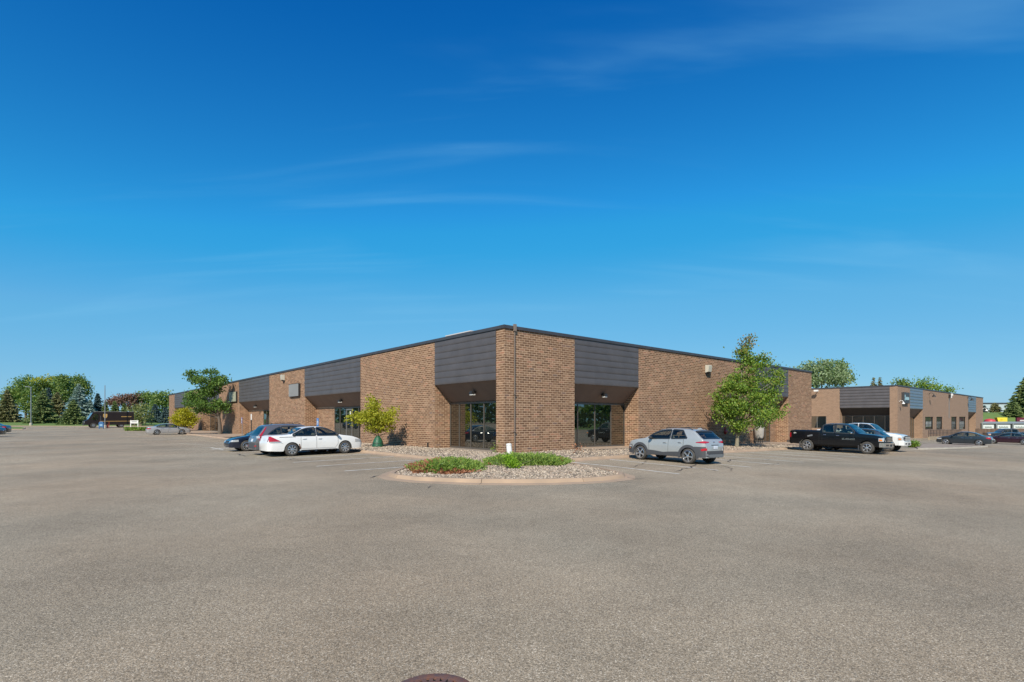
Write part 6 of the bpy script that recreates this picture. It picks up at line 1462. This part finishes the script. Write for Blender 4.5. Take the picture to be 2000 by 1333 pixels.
# brown board fence between the wing and the storage boxes
M['fence'] = mat('brown fence boards', (.17, .11, .075), .85, noise=(1.5, .3), island=.18)
fa, fb = G(1908, 862), G(1948, 862.5); fa = Vector(((1905 - 1000) / F * 104, 104, 0)); fb = Vector(((2030 - 1000) / F * 108, 108, 0)); z0 = gz(fa.x, fa.y)
fe = empty('board_fence', (fa.x, fa.y, z0), math.atan2(fb.y - fa.y, fb.x - fa.x), 'brown board fence right of the far wing behind the cars', 'fence'); Lf = (fb - fa).length; k = 0; u = 0
while u < Lf: mb = MB(); mb.box(u, u + .27, -.02, .02, -.2, 1.75 + .02 * math.sin(k)); mb.build('board', M['fence'], fe); u += .30; k += 1
# storage boxes with white sign panels, coloured tops behind them
M['panelwhite'] = mat('white sign panel', (.60, .64, .60), .5); M['shed'] = mat('grey green sheet metal', (.30, .33, .31), .5, noise=(.6, .2)); M['shedshade'] = mat('painted recess shade', (.07, .085, .08), .8)
M['print'] = mat('dark print', (.10, .14, .12), .6)
D = 122; s = D / F
for k, (a, b) in enumerate(((1916, 1943), (1944, 1975), (1976, 2010), (2011, 2045))):
    x0, x1 = (a - 1000) * s, (b - 1000) * s; zt = EYE + (HOR - 824) * s; zb_ = gz(90, D) - .2
    e = empty('storage_box', ((x0 + x1) / 2, D, zb_), 0, ['grey roofed storage box touching the wing end, leftmost of the row', 'second storage box of the row, under the yellow banner', 'third storage box of the row, at the right edge', 'fourth storage box of the row, cut by the right edge'][k], 'storage box', 'storage boxes with white sign panels'); w_ = (x1 - x0) / 2 - .03; h = zt - zb_
    mb = MB(); mb.box(-w_, w_, 0, 3, 0, h - .45); mb.build('wall', M['shedshade'], e)  # solid wall; the shade of an open bay is put into its colour
    mb = MB(); mb.prism([(-.25, h - .46), (3.2, h - .1), (3.2, h), (-.25, h - .40)], -w_ - .02, w_ + .02, axis='x'); mb.build('roof', M['shed'], e)
    mb = MB(); mb.box(-w_ + .38, w_ - .30, -.12, -.02, h - 2.05, h - .72); mb.build('sign_panel', M['panelwhite'], e)
    mb = MB(); n = 11
    for j in range(n): q = -w_ + .75 + (2 * w_ - 1.5) * j / n; hh = .30 + .12 * ((j * 7) % 3 == 0); mb.box(q, q + (2 * w_ - 1.5) / n * .62, -.135, -.121, h - 1.45, h - 1.45 + hh)
    mb.build('lettering', M['print'], e)
    mb = MB(); mb.box(-w_, -w_ + .18, -.25, -.02, 0, h - .50); mb.build('post', M['shed'], e)
D = 127; s = D / F
def hillthing(name, px, top, label, cat): x = (px - 1000) * s; return empty(name, (x, D, lawn_h(x, D)), 0, label, cat), EYE + (HOR - top) * s - lawn_h(x, D)
M['tred'] = mat('red vinyl', (.50, .05, .06), .5); M['tyel'] = mat('yellow vinyl', (.80, .62, .05), .5); M['tmar'] = mat('maroon vinyl', (.13, .015, .03), .5)
e, h = hillthing('dome_tent', 1933, 818, 'small red domed cover above the first storage box', 'cover'); mb = MB(); mb.lathe([(1.15, 0), (1.12, h - .6), (.95, h - .3), (.6, h - .1), (.01, h)], 20); mb.build('skin', M['tred'], e, True)
mb = MB(); mb.lathe([(1.17, .3), (1.17, .42)], 20); mb.build('hem', M['tmar'], e)
e, h = hillthing('yellow_banner', 1955, 816, 'yellow slanted sided banner box above the second storage box', 'banner'); mb = MB(); mb.prism([(-.75, h - 1.6), (1.2, h - 1.6), (1.2, h), (-1.25, h)], -.35, .35); mb.build('face', M['tyel'], e)
mb = MB(); mb.box(-.5, .05, -.37, -.351, h - .62, h - .42); mb.build('lettering', mat('ochre print', (.6, .38, .02), .5), e)
for q in (-.5, .9): mb = MB(); mb.box(q, q + .12, -.1, .1, 0, h - 1.6); mb.build('leg', M['steel'], e)
e, h = hillthing('maroon_sign', 1995, 816, 'maroon sign board with pale lettering above the storage boxes at the right edge', 'sign'); mb = MB(); mb.box(-1.25, 1.5, -.2, .2, h - 1.4, h); mb.build('board', M['tmar'], e)
mb = MB()
for j in range(4): mb.box(-.55 + j * .26, -.37 + j * .26, -.215, -.201, h - .85, h - .55)
mb.build('lettering', M['white'], e)
for q in (-.9, 1.1): mb = MB(); mb.box(q, q + .12, -.1, .1, 0, h - 1.4); mb.build('post', M['steel'], e)
# pale warehouse on the hill
D = 200; s = D / F; x0, x1 = (1905 - 1000) * s, (2080 - 1000) * s; zt = EYE + (HOR - 787) * s
e = empty('warehouse', ((x0 + x1) / 2, D, lawn_h((x0 + x1) / 2, D) - 1), 0, 'long pale grey warehouse on the hill behind the pines', 'building'); w_ = (x1 - x0) / 2; h = zt - e.location.z
M['whwall'] = mat('pale blue grey cladding', (.42, .48, .50), .6, noise=(.05, .1)); n = 12
for k in range(n): mb = MB(); mb.box(-w_ + 2 * w_ * k / n + .03, -w_ + 2 * w_ * (k + 1) / n - .03, 0, .3, 0, h - .5); mb.build('wall_panel', M['whwall'], e)
mb = MB(); mb.box(-w_, w_, .301, 20, 0, h - .5); mb.build('wall', M['whwall'], e)
mb = MB(); mb.box(-w_ - .1, w_ + .1, -.15, 20, h - .499, h); mb.build('roof', M['coping'], e)
# thin post on the hill
# litter: pale scrap of paper in the left lot
p = G(31, 858.5); e = tag(strip_line('paper_scrap', (p.x, p.y, 0), (p.x + .22, p.y, 0), .15, M['white'], .03), 'scrap of white paper on the asphalt at the left edge', 'litter')
# tidy: things made at the origin of their parents need no further work
print('objects', len(bpy.data.objects))
